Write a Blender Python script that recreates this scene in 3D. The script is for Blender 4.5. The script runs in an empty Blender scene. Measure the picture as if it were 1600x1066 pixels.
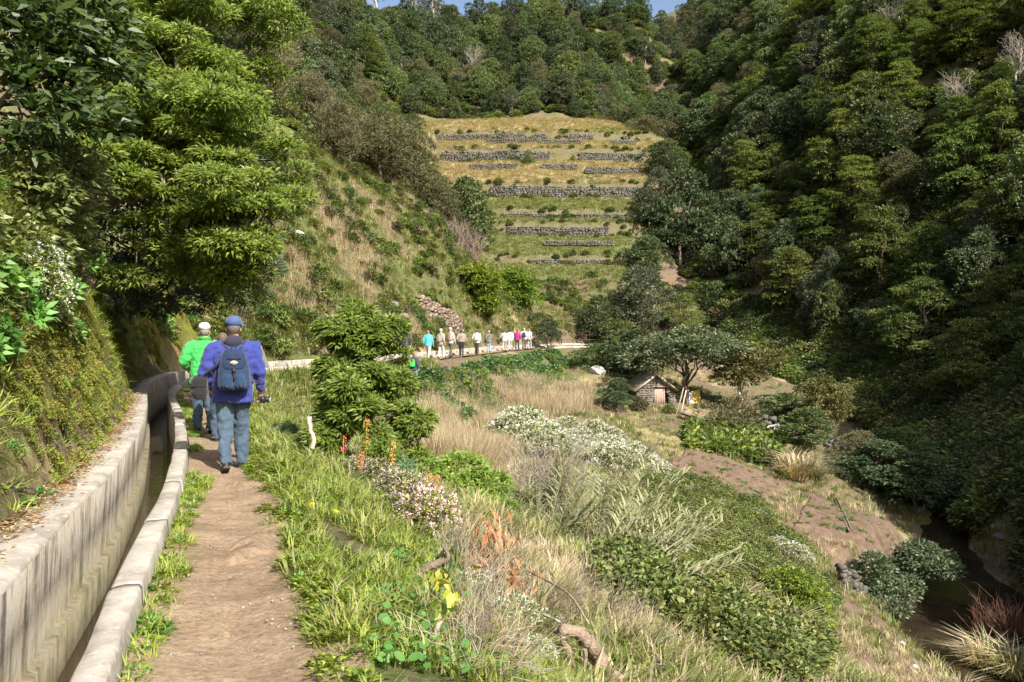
import bpy, bmesh, math, random
import numpy as np
from mathutils import Vector, Matrix, Euler
random.seed(7)
RNG = np.random.default_rng(11)
R = math.radians
scene = bpy.context.scene
COL = scene.collection

# ------------------------------------------------------------------ camera, sky, sun, exposure
F = 1250.0 / 1600.0                    # focal length in picture widths
CAM_Z = 1.62
cam_data = bpy.data.cameras.new('camera')
cam = bpy.data.objects.new('camera', cam_data); COL.objects.link(cam)
cam_data.sensor_width = 36.0; cam_data.lens = 36.0 * F
cam_data.clip_start = 0.05; cam_data.clip_end = 2000.0
cam_data.shift_y = -15.0 / 1600.0
cam.location = (0, 0, CAM_Z); cam.rotation_euler = (R(90), 0, 0)
scene.camera = cam

SUN_EL, SUN_AZ = R(40), math.atan2(0.57, -0.82)      # azimuth measured from +y towards +x
sun_dir = Vector((math.sin(SUN_AZ) * math.cos(SUN_EL), math.cos(SUN_AZ) * math.cos(SUN_EL), math.sin(SUN_EL)))
world = bpy.data.worlds.new('World'); scene.world = world; world.use_nodes = True
wn = world.node_tree; wn.nodes.clear()
sky = wn.nodes.new('ShaderNodeTexSky'); sky.sky_type = 'NISHITA'; sky.sun_disc = False
sky.sun_elevation = SUN_EL; sky.sun_rotation = SUN_AZ; sky.air_density = 1.0; sky.dust_density = 4.5; sky.ozone_density = 0.6; sky.altitude = 300
bg = wn.nodes.new('ShaderNodeBackground'); bg.inputs[1].default_value = 0.11
wo = wn.nodes.new('ShaderNodeOutputWorld')
wn.links.new(sky.outputs[0], bg.inputs[0]); wn.links.new(bg.outputs[0], wo.inputs[0])
sl = bpy.data.lights.new('sun', 'SUN'); sl.energy = 5.0; sl.angle = R(0.53); sl.color = (1.0, 0.965, 0.90)
sun = bpy.data.objects.new('sun', sl); COL.objects.link(sun)
sun.rotation_euler = sun_dir.to_track_quat('Z', 'Y').to_euler(); sun.location = (40, -50, 80)
vs = scene.view_settings
vs.view_transform = 'Standard'; vs.look = 'None'; vs.gamma = 1.0; vs.exposure = 1.02; vs.use_curve_mapping = False
scene.render.engine = 'CYCLES'
cy = scene.cycles
cy.max_bounces = 5; cy.diffuse_bounces = 3; cy.glossy_bounces = 2; cy.transmission_bounces = 3; cy.transparent_max_bounces = 6
cy.caustics_reflective = False; cy.caustics_refractive = False
cy.use_denoising = True
try: cy.denoiser = 'OPENIMAGEDENOISE'
except Exception: pass
cy.sample_clamp_indirect = 4.0

# ------------------------------------------------------------------ helpers
def at(px, py, d):
    """point seen at photo pixel (px, py) of the 1600 px wide photograph, d metres ahead"""
    return Vector(((px - 800) / 1250.0 * d, d, CAM_Z - (py - 518) / 1250.0 * d))

def _h(ix, iy, s):
    n = (ix * 374761393 + iy * 668265263 + s * 974711) & 0x7fffffff
    n = ((n ^ (n >> 13)) * 1274126177) & 0x7fffffff
    return ((n ^ (n >> 16)) & 0xffff) / 65535.0
def vnoise(x, y, scale=1.0, seed=0, octaves=3):
    x = np.asarray(x, float) * scale; y = np.asarray(y, float) * scale
    out = 0; amp = 1; tot = 0
    for o in range(octaves):
        ix = np.floor(x).astype(np.int64); iy = np.floor(y).astype(np.int64)
        fx = x - ix; fy = y - iy
        fx = fx * fx * (3 - 2 * fx); fy = fy * fy * (3 - 2 * fy)
        a = _h(ix, iy, seed + o); b = _h(ix + 1, iy, seed + o); c = _h(ix, iy + 1, seed + o); d = _h(ix + 1, iy + 1, seed + o)
        out = out + amp * ((a * (1 - fx) + b * fx) * (1 - fy) + (c * (1 - fx) + d * fx) * fy)
        tot += amp; amp *= 0.5; x = x * 2.03; y = y * 2.03
    return out / tot
def sstep(a, b, x):
    t = np.clip((np.asarray(x, float) - a) / (b - a), 0, 1); return t * t * (3 - 2 * t)

def mk_mesh(name, V, quads=None, tris=None, mats=(), qm=None, tm=None, smooth=False):
    me = bpy.data.meshes.new(name)
    V = np.asarray(V, np.float32).reshape(-1, 3)
    nq = 0 if quads is None else len(quads); nt = 0 if tris is None else len(tris)
    loops = []; 
    if nq: loops.append(np.asarray(quads, np.int32).ravel())
    if nt: loops.append(np.asarray(tris, np.int32).ravel())
    L = np.concatenate(loops)
    me.vertices.add(len(V)); me.vertices.foreach_set('co', V.ravel())
    me.loops.add(len(L)); me.loops.foreach_set('vertex_index', L)
    me.polygons.add(nq + nt)
    st = np.concatenate([np.arange(nq) * 4, nq * 4 + np.arange(nt) * 3]).astype(np.int32)
    me.polygons.foreach_set('loop_start', st)
    try: me.polygons.foreach_set('loop_total', np.concatenate([np.full(nq, 4), np.full(nt, 3)]).astype(np.int32))
    except Exception: pass
    for m in mats: me.materials.append(m)
    mi = np.zeros(nq + nt, np.int32)
    if qm is not None: mi[:nq] = qm
    if tm is not None: mi[nq:] = tm
    me.polygons.foreach_set('material_index', mi)
    if smooth: me.polygons.foreach_set('use_smooth', np.ones(nq + nt, bool))
    me.update(calc_edges=True); me.validate()
    return me

class MB:
    """collects pieces, builds ONE mesh"""
    def __init__(s): s.V = []; s.Q = []; s.T = []; s.qm = []; s.tm = []; s.n = 0
    def add(s, V, quads=None, tris=None, m=0):
        V = np.asarray(V, float).reshape(-1, 3)
        if quads is not None and len(quads):
            q = np.asarray(quads, int) + s.n; s.Q.append(q); s.qm.append(np.full(len(q), m))
        if tris is not None and len(tris):
            t = np.asarray(tris, int) + s.n; s.T.append(t); s.tm.append(np.full(len(t), m))
        s.V.append(V); s.n += len(V); return s
    def mesh(s, name, mats, smooth=False):
        V = np.concatenate(s.V)
        Q = np.concatenate(s.Q) if s.Q else None; T = np.concatenate(s.T) if s.T else None
        return mk_mesh(name, V, Q, T, mats, np.concatenate(s.qm) if s.qm else None, np.concatenate(s.tm) if s.tm else None, smooth)
    def tube(s, pts, rad, n=7, m=0, cap=True):
        pts = np.asarray(pts, float); k = len(pts)
        rad = np.broadcast_to(np.asarray(rad, float), (k,))
        tang = np.gradient(pts, axis=0); tang /= np.linalg.norm(tang, axis=1)[:, None] + 1e-9
        ref = np.array([0.31, 0.17, 0.93]); 
        if abs(tang[0] @ ref) > 0.9: ref = np.array([0.9, 0.3, 0.1])
        V = []; a = np.arange(n) / n * 2 * np.pi
        u = np.cross(tang[0], ref); u /= np.linalg.norm(u)
        for i in range(k):
            u = u - tang[i] * (u @ tang[i]); u /= np.linalg.norm(u) + 1e-9
            w = np.cross(tang[i], u)
            V.append(pts[i] + rad[i] * (np.cos(a)[:, None] * u + np.sin(a)[:, None] * w))
        V = np.concatenate(V)
        i = np.arange(k - 1)[:, None] * n; j = np.arange(n)[None]; j2 = (j + 1) % n
        Q = np.stack([i + j, i + j2, i + n + j2, i + n + j], -1).reshape(-1, 4)
        T = []
        if cap:
            V = np.concatenate([V, pts[:1], pts[-1:]]); c0 = k * n; c1 = c0 + 1
            jj = np.arange(n); T = np.concatenate([np.stack([(jj + 1) % n, jj, np.full(n, c0)], -1),
                                                   np.stack([(k - 1) * n + jj, (k - 1) * n + (jj + 1) % n, np.full(n, c1)], -1)])
        return s.add(V, Q, T, m)
    def box(s, c, size, rot=None, m=0, taper=1.0, jit=0.0):
        sx, sy, sz = [q / 2 for q in size]
        V = np.array([[-sx, -sy, -sz], [sx, -sy, -sz], [sx, sy, -sz], [-sx, sy, -sz], [-sx * taper, -sy * taper, sz], [sx * taper, -sy * taper, sz], [sx * taper, sy * taper, sz], [-sx * taper, sy * taper, sz]])
        if jit: V = V + RNG.uniform(-jit, jit, V.shape)
        if rot is not None: V = V @ np.array(Euler(rot).to_matrix()).T
        return s.add(V + np.asarray(c, float), [[0, 3, 2, 1], [4, 5, 6, 7], [0, 1, 5, 4], [1, 2, 6, 5], [2, 3, 7, 6], [3, 0, 4, 7]], None, m)
    def blob(s, c, r, m=0, seg=10, rings=7, noise=0.0, seed=0):
        th = np.linspace(0, np.pi, rings + 1)[1:-1]; ph = np.arange(seg) / seg * 2 * np.pi
        D = np.stack([np.sin(th)[:, None] * np.cos(ph), np.sin(th)[:, None] * np.sin(ph), np.cos(th)[:, None] + 0 * ph], -1).reshape(-1, 3)
        D = np.concatenate([D, [[0, 0, 1], [0, 0, -1]]])
        rr = 1.0
        if noise:
            q = np.random.default_rng(seed)
            k = q.normal(size=(6, 3)) * 1.8; p = q.uniform(0, 6, 6)
            rr = (1 + noise * np.sin(D @ k.T + p).mean(1) * 2.2)[:, None]
        V = D * rr * np.asarray(r, float) + np.asarray(c, float)
        n = len(th); i = np.arange(n - 1)[:, None] * seg; j = np.arange(seg)[None]; j2 = (j + 1) % seg
        Q = np.stack([i + j, i + seg + j, i + seg + j2, i + j2], -1).reshape(-1, 4)
        jj = np.arange(seg); top = n * seg; bot = top + 1
        T = np.concatenate([np.stack([np.full(seg, top), jj, (jj + 1) % seg], -1), np.stack([np.full(seg, bot), (n - 1) * seg + (jj + 1) % seg, (n - 1) * seg + jj], -1)])
        return s.add(V, Q, T, m)

def obj(name, me, parent=None, loc=None):
    o = bpy.data.objects.new(name, me); COL.objects.link(o)
    if parent is not None: o.parent = parent
    if loc is not None: o.location = loc
    return o
def tag(o, label, cat, group=None, kind=None):
    if label: o['label'] = label
    if cat: o['category'] = cat
    if group: o['group'] = group
    if kind: o['kind'] = kind
    return o
def thing(name, label, cat, loc=(0, 0, 0), rz=0.0, group=None):
    o = bpy.data.objects.new(name, None); COL.objects.link(o); o.empty_display_size = 0.2
    o.location = loc; o.rotation_euler = (0, 0, rz)
    return tag(o, label, cat, group)
def struct(name, me): 
    o = obj(name, me); o['kind'] = 'structure'; return o
def stuff(name, me, label, cat):
    o = obj(name, me); tag(o, label, cat, kind='stuff'); return o

# ------------------------------------------------------------------ materials
class NT:
    def __init__(s, m): m.use_nodes = True; s.t = m.node_tree; s.t.nodes.clear(); s.out = s.n('OutputMaterial')
    def n(s, ty, **k):
        x = s.t.nodes.new('ShaderNode' + ty)
        for a, b in k.items():
            if a.startswith('i_'):
                key = a[2:]; x.inputs[int(key) if key.isdigit() else key].default_value = b
            else: setattr(x, a, b)
        return x
    def l(s, a, b): s.t.links.new(a, b)
    def ramp(s, fac, stops, interp='LINEAR'):
        r = s.n('ValToRGB'); cr = r.color_ramp; cr.interpolation = interp
        while len(cr.elements) < len(stops): cr.elements.new(0.5)
        for e, (p, c) in zip(cr.elements, stops): e.position = p; e.color = (*c, 1) if len(c) == 3 else c
        if fac is not None: s.l(fac, r.inputs[0])
        return r.outputs[0]
    def noise(s, scale, detail=4, rough=0.55, vec=None, dist=0.0):
        x = s.n('TexNoise'); x.inputs['Scale'].default_value = scale; x.inputs['Detail'].default_value = detail; x.inputs['Roughness'].default_value = rough; x.inputs['Distortion'].default_value = dist
        if vec is not None: s.l(vec, x.inputs['Vector'])
        return x.outputs[0]
    def mix(s, f, a, b, mode='MIX'):
        x = s.n('Mix', data_type='RGBA', blend_type=mode)
        for i, v in ((0, f), (6, a), (7, b)):
            if hasattr(v, 'links'): s.l(v, x.inputs[i])
            elif i == 0: x.inputs[0].default_value = v
            else: x.inputs[i].default_value = (*v, 1) if len(v) == 3 else v
        return x.outputs[2]
    def math(s, op, a, b=0.0):
        x = s.n('Math', operation=op)
        for i, v in ((0, a), (1, b)):
            if hasattr(v, 'links'): s.l(v, x.inputs[i])
            else: x.inputs[i].default_value = v
        return x.outputs[0]
    def obj(s): return s.n('TexCoord').outputs['Object']
    def pos(s): return s.n('NewGeometry').outputs['Position']
def pbsdf(N, color, rough=0.8, bump=None, bstr=0.3, bdist=0.02, spec=0.3, sheen=0.0):
    b = N.n('BsdfPrincipled')
    if hasattr(color, 'links'): N.l(color, b.inputs['Base Color'])
    else: b.inputs['Base Color'].default_value = (*color, 1)
    if hasattr(rough, 'links'): N.l(rough, b.inputs['Roughness'])
    else: b.inputs['Roughness'].default_value = rough
    b.inputs['Specular IOR Level'].default_value = spec
    if sheen: b.inputs['Sheen Weight'].default_value = sheen
    if bump is not None:
        bp = N.n('Bump'); bp.inputs['Strength'].default_value = bstr; bp.inputs['Distance'].default_value = bdist
        N.l(bump, bp.inputs['Height']); N.l(bp.outputs[0], b.inputs['Normal'])
    N.l(b.outputs[0], N.out.inputs[0]); return b
MATS = {}
def mat(name):
    m = bpy.data.materials.new(name); MATS[name] = m; return m, NT(m)

def leaf_mat(name, cols, trans=0.35, rough=0.45, spec=0.35, objvar=0.25):
    """cols: colours spread over single leaves; each plant shifts a little as a whole"""
    m, N = mat(name)
    g = N.n('NewGeometry'); oi = N.n('ObjectInfo')
    k = len(cols)
    c = N.ramp(g.outputs['Random Per Island'], [((i + 0.0) / max(1, k - 1), q) for i, q in enumerate(cols)])
    hv = N.n('HueSaturation'); N.l(c, hv.inputs['Color'])
    mr = N.n('MapRange'); N.l(oi.outputs['Random'], mr.inputs[0]); mr.inputs[3].default_value = 0.5 - 0.025; mr.inputs[4].default_value = 0.5 + 0.02; N.l(mr.outputs[0], hv.inputs['Hue'])
    mv = N.n('MapRange'); N.l(N.math('FRACT', N.math('MULTIPLY', oi.outputs['Random'], 7.31)), mv.inputs[0]); mv.inputs[3].default_value = 1 - objvar; mv.inputs[4].default_value = 1 + objvar; N.l(mv.outputs[0], hv.inputs['Value'])
    b = N.n('BsdfPrincipled'); N.l(hv.outputs[0], b.inputs['Base Color']); b.inputs['Roughness'].default_value = rough; b.inputs['Specular IOR Level'].default_value = spec
    t = N.n('BsdfTranslucent'); 
    tc = N.mix(1.0, hv.outputs[0], (1.15, 1.25, 0.55), 'MULTIPLY'); N.l(tc, t.inputs[0])
    ms = N.n('MixShader'); ms.inputs[0].default_value = trans
    N.l(b.outputs[0], ms.inputs[1]); N.l(t.outputs[0], ms.inputs[2]); N.l(ms.outputs[0], N.out.inputs[0])
    return m
def flat_mat(name, col, rough=0.7, var=0.15, scale=8.0, bstr=0.2, spec=0.3, bdist=0.01, sheen=0.0):
    m, N = mat(name)
    nz = N.noise(scale, 5, 0.6, N.obj())
    c = N.ramp(nz, [(0.25, tuple(q * (1 - var) for q in col)), (0.75, tuple(min(1, q * (1 + var)) for q in col))])
    pbsdf(N, c, rough, N.noise(scale * 4, 4, 0.6, N.obj()), bstr, bdist, spec, sheen); return m

# ------------------------------------------------------------------ terrain: levada line, valley, far slopes
def catmull(P, n=24):
    P = np.asarray(P, float); P = np.concatenate([[2 * P[0] - P[1]], P, [2 * P[-1] - P[-2]]])
    out = []
    for i in range(1, len(P) - 2):
        t = np.linspace(0, 1, n, endpoint=False)[:, None]; a, b, c, d = P[i - 1], P[i], P[i + 1], P[i + 2]
        out.append(0.5 * ((2 * b) + (-a + c) * t + (2 * a - 5 * b + 4 * c - d) * t * t + (-a + 3 * b - 3 * c + d) * t ** 3))
    out.append(P[-2:-1]); return np.concatenate(out)
EDGE = catmull([(0.9, -4), (0.15, -2), (-0.52, 0), (-1.22, 2), (-1.82, 3.7), (-2.38, 5.3), (-3.0, 7.18), (-3.45, 8.4), (-4.06, 10), (-4.75, 11.7), (-6.15, 14.9), (-8.4, 20),
                (-9.9, 25), (-10.3, 29.2), (-9.6, 33.2), (-8.2, 37.2), (-6.4, 42), (-4.9, 49), (-3.4, 56), (-1.6, 65), (0.3, 73), (3.2, 80), (7, 86), (12.5, 90.5), (19, 93.5), (25, 97)])
ES = np.concatenate([[0], np.cumsum(np.linalg.norm(np.diff(EDGE, axis=0), axis=1))])
ET = np.gradient(EDGE, axis=0); ET /= np.linalg.norm(ET, axis=1)[:, None]
EN = np.stack([ET[:, 1], -ET[:, 0]], 1)             # towards the valley
def edge_sd(x, y):
    """signed distance to the outer edge of the parapet (+ = valley side) and arc length there"""
    x = np.atleast_1d(np.asarray(x, float)).ravel(); y = np.atleast_1d(np.asarray(y, float)).ravel()
    sd = np.empty(len(x)); ss = np.empty(len(x))
    for a in range(0, len(x), 20000):
        X = x[a:a + 20000, None]; Y = y[a:a + 20000, None]
        D = (X - EDGE[None, :, 0]) ** 2 + (Y - EDGE[None, :, 1]) ** 2
        k = D.argmin(1); dx = X[:, 0] - EDGE[k, 0]; dy = Y[:, 0] - EDGE[k, 1]
        perp = dx * EN[k, 0] + dy * EN[k, 1]; dist = np.sqrt(D[np.arange(len(k)), k])
        sd[a:a + 20000] = np.sign(perp) * np.where((k == 0) | (k == len(EDGE) - 1), dist, np.maximum(np.abs(perp), dist * 0.999))
        ss[a:a + 20000] = ES[k] + dx * ET[k, 0] + dy * ET[k, 1]
    return sd, ss
def edge_pt(s, off=0.0):
    s = np.asarray(s, float)
    x = np.interp(s, ES, EDGE[:, 0]); y = np.interp(s, ES, EDGE[:, 1])
    nx = np.interp(s, ES, EN[:, 0]); ny = np.interp(s, ES, EN[:, 1])
    return x + nx * off, y + ny * off
def edge_s_at_y(y): return float(np.interp(y, EDGE[:, 1], ES))

STREAM = catmull([(17, -30, ), (16, -10), (15.6, 5), (16, 18), (17, 27), (18.6, 32), (20.5, 37), (24, 44), (29, 53), (32, 62), (31.5, 76), (28, 90), (26, 103), (28, 125), (32, 155), (37, 200), (40, 240)], 12)
SZ = np.interp(STREAM[:, 1], [-30, 5, 27, 32, 38, 44, 53, 62, 76, 90, 103, 125, 155, 200, 240], [-15.5, -13.2, -11.7, -11.25, -11.2, -10.2, -8.4, -7, -4.5, -0.5, 5, 17, 33, 56, 64])
CP = []
def cp(px, py, d, dz=0.0): p = at(px, py, d); CP.append((p.x, p.y, p.z + dz))
for q in np.linspace(0, ES[-1], 44):
    x, y = edge_pt(q, 0.4); CP.append((float(x), float(y), 0.0))
for q in (0, 3, 6, 9, 12, 15, 19, 23):                 # valley side near
    for off, z in ((3, -1.05), (6, -3.0), (10, -5.4)):
        if q > 12 and off > 6: continue
        x, y = edge_pt(q, off); CP.append((float(x), float(y), z * (1 if q < 12 else 0.75)))
for q in np.arange(0, 27, 4.5):                           # uphill near
    for off, z in ((-3.2, 3.4), (-8, 8.5), (-20, 19), (-45, 42)):
        x, y = edge_pt(q, off); CP.append((float(x), float(y), z))
for a in ((420, 232, 45), (560, 292, 60), (470, 380, 43), (520, 450, 41), (600, 420, 52), (690, 440, 62), (740, 480, 66), (690, 360, 78), (620, 330, 68), (660, 500, 56), (500, 300, 50)): cp(*a)
for a in ((450, 100, 75), (330, 60, 62), (600, 160, 130), (500, 10, 150), (640, 190, 142), (700, 105, 176), (850, 125, 172), (850, 12, 206), (1000, 10, 212), (930, 125, 170), (560, 240, 105), (700, 330, 100), (400, 0, 120)): cp(*a, dz=-4)
for x in (-60, -25, 8, 34): CP.append((x, 250, 78 if x > -40 else 100))
for a in ((860, 485, 92), (850, 440, 97), (850, 400, 104), (850, 350, 112), (850, 300, 122), (850, 250, 132), (850, 210, 142), (850, 185, 151), (950, 440, 97), (950, 300, 122), (700, 250, 133), (980, 220, 141)): cp(*a)
for a in ((900, 580, 66), (720, 650, 45), (650, 600, 40), (830, 640, 50), (900, 680, 46), (1000, 640, 58), (1025, 630, 60), (1150, 680, 56), (1250, 690, 54), (1080, 715, 47), (1220, 770, 44), (1140, 740, 45),
          (1240, 800, 41), (1390, 820, 41.5), (1300, 850, 38), (1170, 850, 33), (1000, 760, 36), (1080, 790, 34), (950, 750, 34), (1000, 880, 22), (1100, 950, 19), (1250, 930, 28), (1330, 930, 33), (1380, 880, 37), (1430, 850, 39), (1130, 560, 78), (1000, 570, 74), (800, 700, 35), (700, 720, 26)): cp(*a)
for i in range(0, len(STREAM), 6):
    x, y = STREAM[i]; CP.append((x, y, SZ[i] + 0.4))
    for off, dz in ((5, 4.2), (16, 17.8), (38, 45), (65, 70)):
        t = STREAM[min(i + 1, len(STREAM) - 1)] - STREAM[max(i - 1, 0)]; t = t / np.linalg.norm(t)
        CP.append((x + t[1] * off, y - t[0] * off, SZ[i] + dz * (1.06 if y < 70 else 0.98)))
CP = np.array(CP)
_S = 50.0
def _phi(r2): return 0.5 * r2 * np.log(r2 + 1e-12)
def _fit(P, lam=2e-4):
    n = len(P); X = P[:, :2] / _S
    r2 = ((X[:, None] - X[None]) ** 2).sum(-1)
    A = np.zeros((n + 3, n + 3)); A[:n, :n] = _phi(r2) + lam * np.eye(n)
    A[:n, n] = 1; A[:n, n + 1:] = X; A[n, :n] = 1; A[n + 1:, :n] = X.T
    b = np.zeros(n + 3); b[:n] = P[:, 2]
    return np.linalg.solve(A, b)
_W = _fit(CP)
def rbf(x, y):
    out = np.empty(len(x)); X = CP[:, :2] / _S; n = len(CP)
    for a in range(0, len(x), 20000):
        q = np.stack([x[a:a + 20000], y[a:a + 20000]], 1) / _S
        r2 = ((q[:, None] - X[None]) ** 2).sum(-1)
        out[a:a + 20000] = _phi(r2) @ _W[:n] + _W[n] + q @ _W[n + 1:]
    return out
# terraces
TY = np.array([96, 103, 103.3, 110, 110.4, 113.6, 113.9, 121, 121.5, 133, 133.5, 141, 141.4, 151])
TZ = np.array([7.2, 10.4, 11.3, 14.9, 16.7, 17.7, 18.9, 22.0, 24.2, 30.1, 32.3, 35.4, 36.9, 41.8])
def terr_bow(x): return 0.0042 * (np.asarray(x, float) - 6) ** 2 + 2.6 * (vnoise(x, 0 * np.asarray(x, float), 0.11, 5, 3) - 0.5)
TXL = ([96, 103, 110, 115, 122, 132, 148, 156], [2, -0.8, -1.6, -2.8, -8.5, -20, -18.5, -14])
TXR = ([96, 103, 115, 122, 132, 142, 150, 156], [11, 12.6, 17.5, 20.5, 23.5, 26, 18, 12])
def terr_mask(x, y):
    x = np.asarray(x, float) + 7 * (vnoise(x, y, 0.16, 77, 3) - 0.5)
    return sstep(-5, 1.0, x - np.interp(y, *TXL)) * sstep(-7, 1.0, np.interp(y, *TXR) - x) * sstep(97, 101, y) * sstep(157, 151, y)
def ground(x, y, fine=True):
    shp = np.shape(x)
    x = np.atleast_1d(np.asarray(x, float)).ravel(); y = np.atleast_1d(np.asarray(y, float)).ravel()
    z = rbf(x, y)
    far = sstep(8, 40, y)
    sd, ss = edge_sd(x, y)
    z += (vnoise(x, y, 0.12, 3, 4) - 0.5) * (0.6 + 2.0 * sstep(60, 140, y)) * sstep(1.5, 8, np.abs(sd))
    z += (vnoise(x, y, 0.55, 9, 3) - 0.5) * 0.55 * sstep(1.0, 3, np.abs(sd))
    m = terr_mask(x, y)
    zt = np.interp(y - terr_bow(x), TY, TZ) + (vnoise(x, y, 0.5, 78, 3) - 0.5) * 0.5
    z = z * (1 - m) + zt * m
    # valley side of the bench
    act = sstep(ES[-1] + 2, ES[-1] - 6, ss) * (ss > -3)
    wv = 1 - sstep(1.0, 3.2, sd)
    z = np.where((sd > 0) & (sd < 3.2), (z * (1 - wv) + (-0.02 - 0.05 * sd * sd * 0.5) * wv) * act + z * (1 - act), z)
    # uphill: steep bank rising from the ledge behind the channel
    o = -sd
    bank = 0.33 + 3.0 * (1 - np.exp(-np.clip(o - 1.0, 0, None) / 0.75)) * (1 - 0.5 * sstep(33, 44, ss)) * (0.85 + 0.4 * vnoise(ss, o, 0.5, 21, 2)) + np.clip(o - 1.0, 0, None) * 0.5
    bank += (vnoise(ss, z * 0 + o * 2, 1.3, 31, 3) - 0.5) * 0.5 * sstep(1.0, 1.7, o)
    wb = 1 - sstep(2.0, 4.5, o)
    zz = np.maximum(z, bank * wb + z * (1 - wb))
    z = np.where(o > 0, (bank * wb + zz * (1 - wb)) * act + z * (1 - act), z)
    z = np.where((o > 0.7) & (o < 1.02) & (act > 0.5), np.minimum(z, 0.335), z)
    z = np.where((sd >= -0.02) & (sd < 1.12) & (act > 0.5), -0.16 + 0.14 * sstep(0.9, 1.12, sd), z)
    z = np.where((sd < -0.02) & (sd > -0.76) & (act > 0.5), np.where(ss < 40, -1.05, -0.25), z)
    # stream bed
    d2 = np.empty(len(x)); zs = np.empty(len(x))
    for a in range(0, len(x), 20000):
        D = (x[a:a + 20000, None] - STREAM[None, :, 0]) ** 2 + (y[a:a + 20000, None] - STREAM[None, :, 1]) ** 2
        k = D.argmin(1); d2[a:a + 20000] = D[np.arange(len(k)), k]; zs[a:a + 20000] = SZ[k]
    dd = np.sqrt(d2)
    wpool = 1.2 + 2.7 * np.exp(-((y - 36) / 4.0) ** 2)
    ws = (1 - sstep(wpool * 0.75, wpool * 1.5, dd + (vnoise(x, y, 0.8, 41, 2) - 0.5) * 1.2)) * sstep(52, 45, y)
    z = z * (1 - ws) + (zs - 0.45) * ws
    return z.reshape(shp) if shp else float(z[0])
def gz(x, y): return ground(float(x), float(y))
def gp(px, d): x = (px - 800) / 1250.0 * d; return Vector((x, d, gz(x, d)))

# ------------------------------------------------------------------ ground sheet
def axis(parts):
    out = []
    for a, b, st in parts: out.append(np.arange(a, b, st))
    out.append([parts[-1][1]]); return np.concatenate(out)
GX = axis([(-150, -60, 5), (-60, -30, 1.2), (-30, -13, 0.5), (-13, 3, 0.13), (3, 12, 0.3), (12, 50, 0.6), (50, 90, 1.5), (90, 170, 6)])
GY = axis([(-30, -4, 1.5), (-4, 1, 0.3), (1, 15, 0.13), (15, 42, 0.25), (42, 95, 0.55), (95, 156, 0.42), (156, 215, 1.6), (215, 300, 5)])
mx, my = np.meshgrid(GX, GY)
gzv = ground(mx, my)
nx, ny = len(GX), len(GY)
ii = (np.arange(ny - 1)[:, None] * nx + np.arange(nx - 1)[None]).ravel()
gme = mk_mesh('ground', np.stack([mx.ravel(), my.ravel(), gzv.ravel()], 1), np.stack([ii, ii + 1, ii + nx + 1, ii + nx], 1), smooth=True)
# what covers the soil where (kinds of cover, not light): r green turf, g dry straw, b moss and rock
fx, fy = mx.ravel(), my.ravel()
sdv, ssv = edge_sd(fx, fy)
tm = terr_mask(fx, fy)
n1 = vnoise(fx, fy, 0.25, 50, 4); n2 = vnoise(fx, fy, 0.9, 60, 3)
green = 0.45 + 0.9 * (n1 - 0.5) + 0.5 * (n2 - 0.5)
dry = sstep(0.5, 0.75, vnoise(fx, fy, 0.3, 70, 3)) * 0.7
dry = np.maximum(dry * (1 - tm), tm * sstep(117, 123, fy) * (0.75 + 0.5 * (n2 - 0.5))); green = np.where((tm > .3) & (fy < 120), green + 0.45, green) * (1 - tm * sstep(119, 123, fy) * 0.6)
dry = dry * np.where((fy > 95) & (tm < .3), 0.35, 1)
tb0 = fy - terr_bow(fx)
for yk in (103, 110, 113.6, 121, 133, 141):
    w_ = (np.abs(tb0 - yk - 0.2) < 0.75) & (tm > .2); dry = np.where(w_, 0.25 * (fy > 118), dry); green = np.where(w_, 0.5, green)
spur = ((sdv < -2) & (fy > 26) & (fy < 80)); dry = np.where(spur, 0.36 * sstep(0.4, 0.6, n2) + 0.25 * dry, dry); green = np.where(spur, green + 0.22, green)
moss = ((sdv < -0.9) & (sdv > -4.5) & (ssv < 36)).astype(float) * sstep(-0.9, -1.4, sdv)
col = np.stack([np.clip(green, 0, 1), np.clip(dry, 0, 1), moss, np.ones_like(fx)], 1).astype(np.float32)
ca = gme.color_attributes.new('cover', 'FLOAT_COLOR', 'POINT'); ca.data.foreach_set('color', col.ravel())
m, N = mat('earth')
va = N.n('VertexColor', layer_name='cover'); sep = N.n('SeparateColor'); N.l(va.outputs[0], sep.inputs[0])
P = N.pos()
soil = N.ramp(N.noise(3.0, 6, 0.65, P), [(0.3, (0.10, 0.068, 0.046)), (0.7, (0.21, 0.15, 0.105))])
turf = N.ramp(N.noise(5.0, 5, 0.6, P), [(0.3, (0.06, 0.08, 0.022)), (0.7, (0.135, 0.15, 0.055))])
straw = N.ramp(N.noise(4.0, 6, 0.7, P), [(0.3, (0.20, 0.155, 0.085)), (0.7, (0.38, 0.30, 0.165))])
mossc = N.ramp(N.noise(2.2, 6, 0.7, P), [(0.28, (0.12, 0.08, 0.055)), (0.4, (0.16, 0.10, 0.045)), (0.5, (0.13, 0.14, 0.025)), (0.62, (0.20, 0.22, 0.04)), (0.8, (0.24, 0.14, 0.045))])
jit = N.math('MULTIPLY', N.math('SUBTRACT', N.noise(9.0, 5, 0.7, P), 0.5), 1.4)
c = N.mix(N.ramp(N.math('ADD', sep.outputs[0], jit), [(0.35, (0, 0, 0)), (0.65, (1, 1, 1))]), soil, turf)
c = N.mix(N.ramp(N.math('ADD', sep.outputs[1], jit), [(0.35, (0, 0, 0)), (0.65, (1, 1, 1))]), c, straw)
c = N.mix(sep.outputs[2], c, mossc)
pbsdf(N, c, 0.95, N.noise(14.0, 8, 0.7, P), 0.9, 0.08, 0.1)
gme.materials.append(m); struct('ground', gme)

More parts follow.
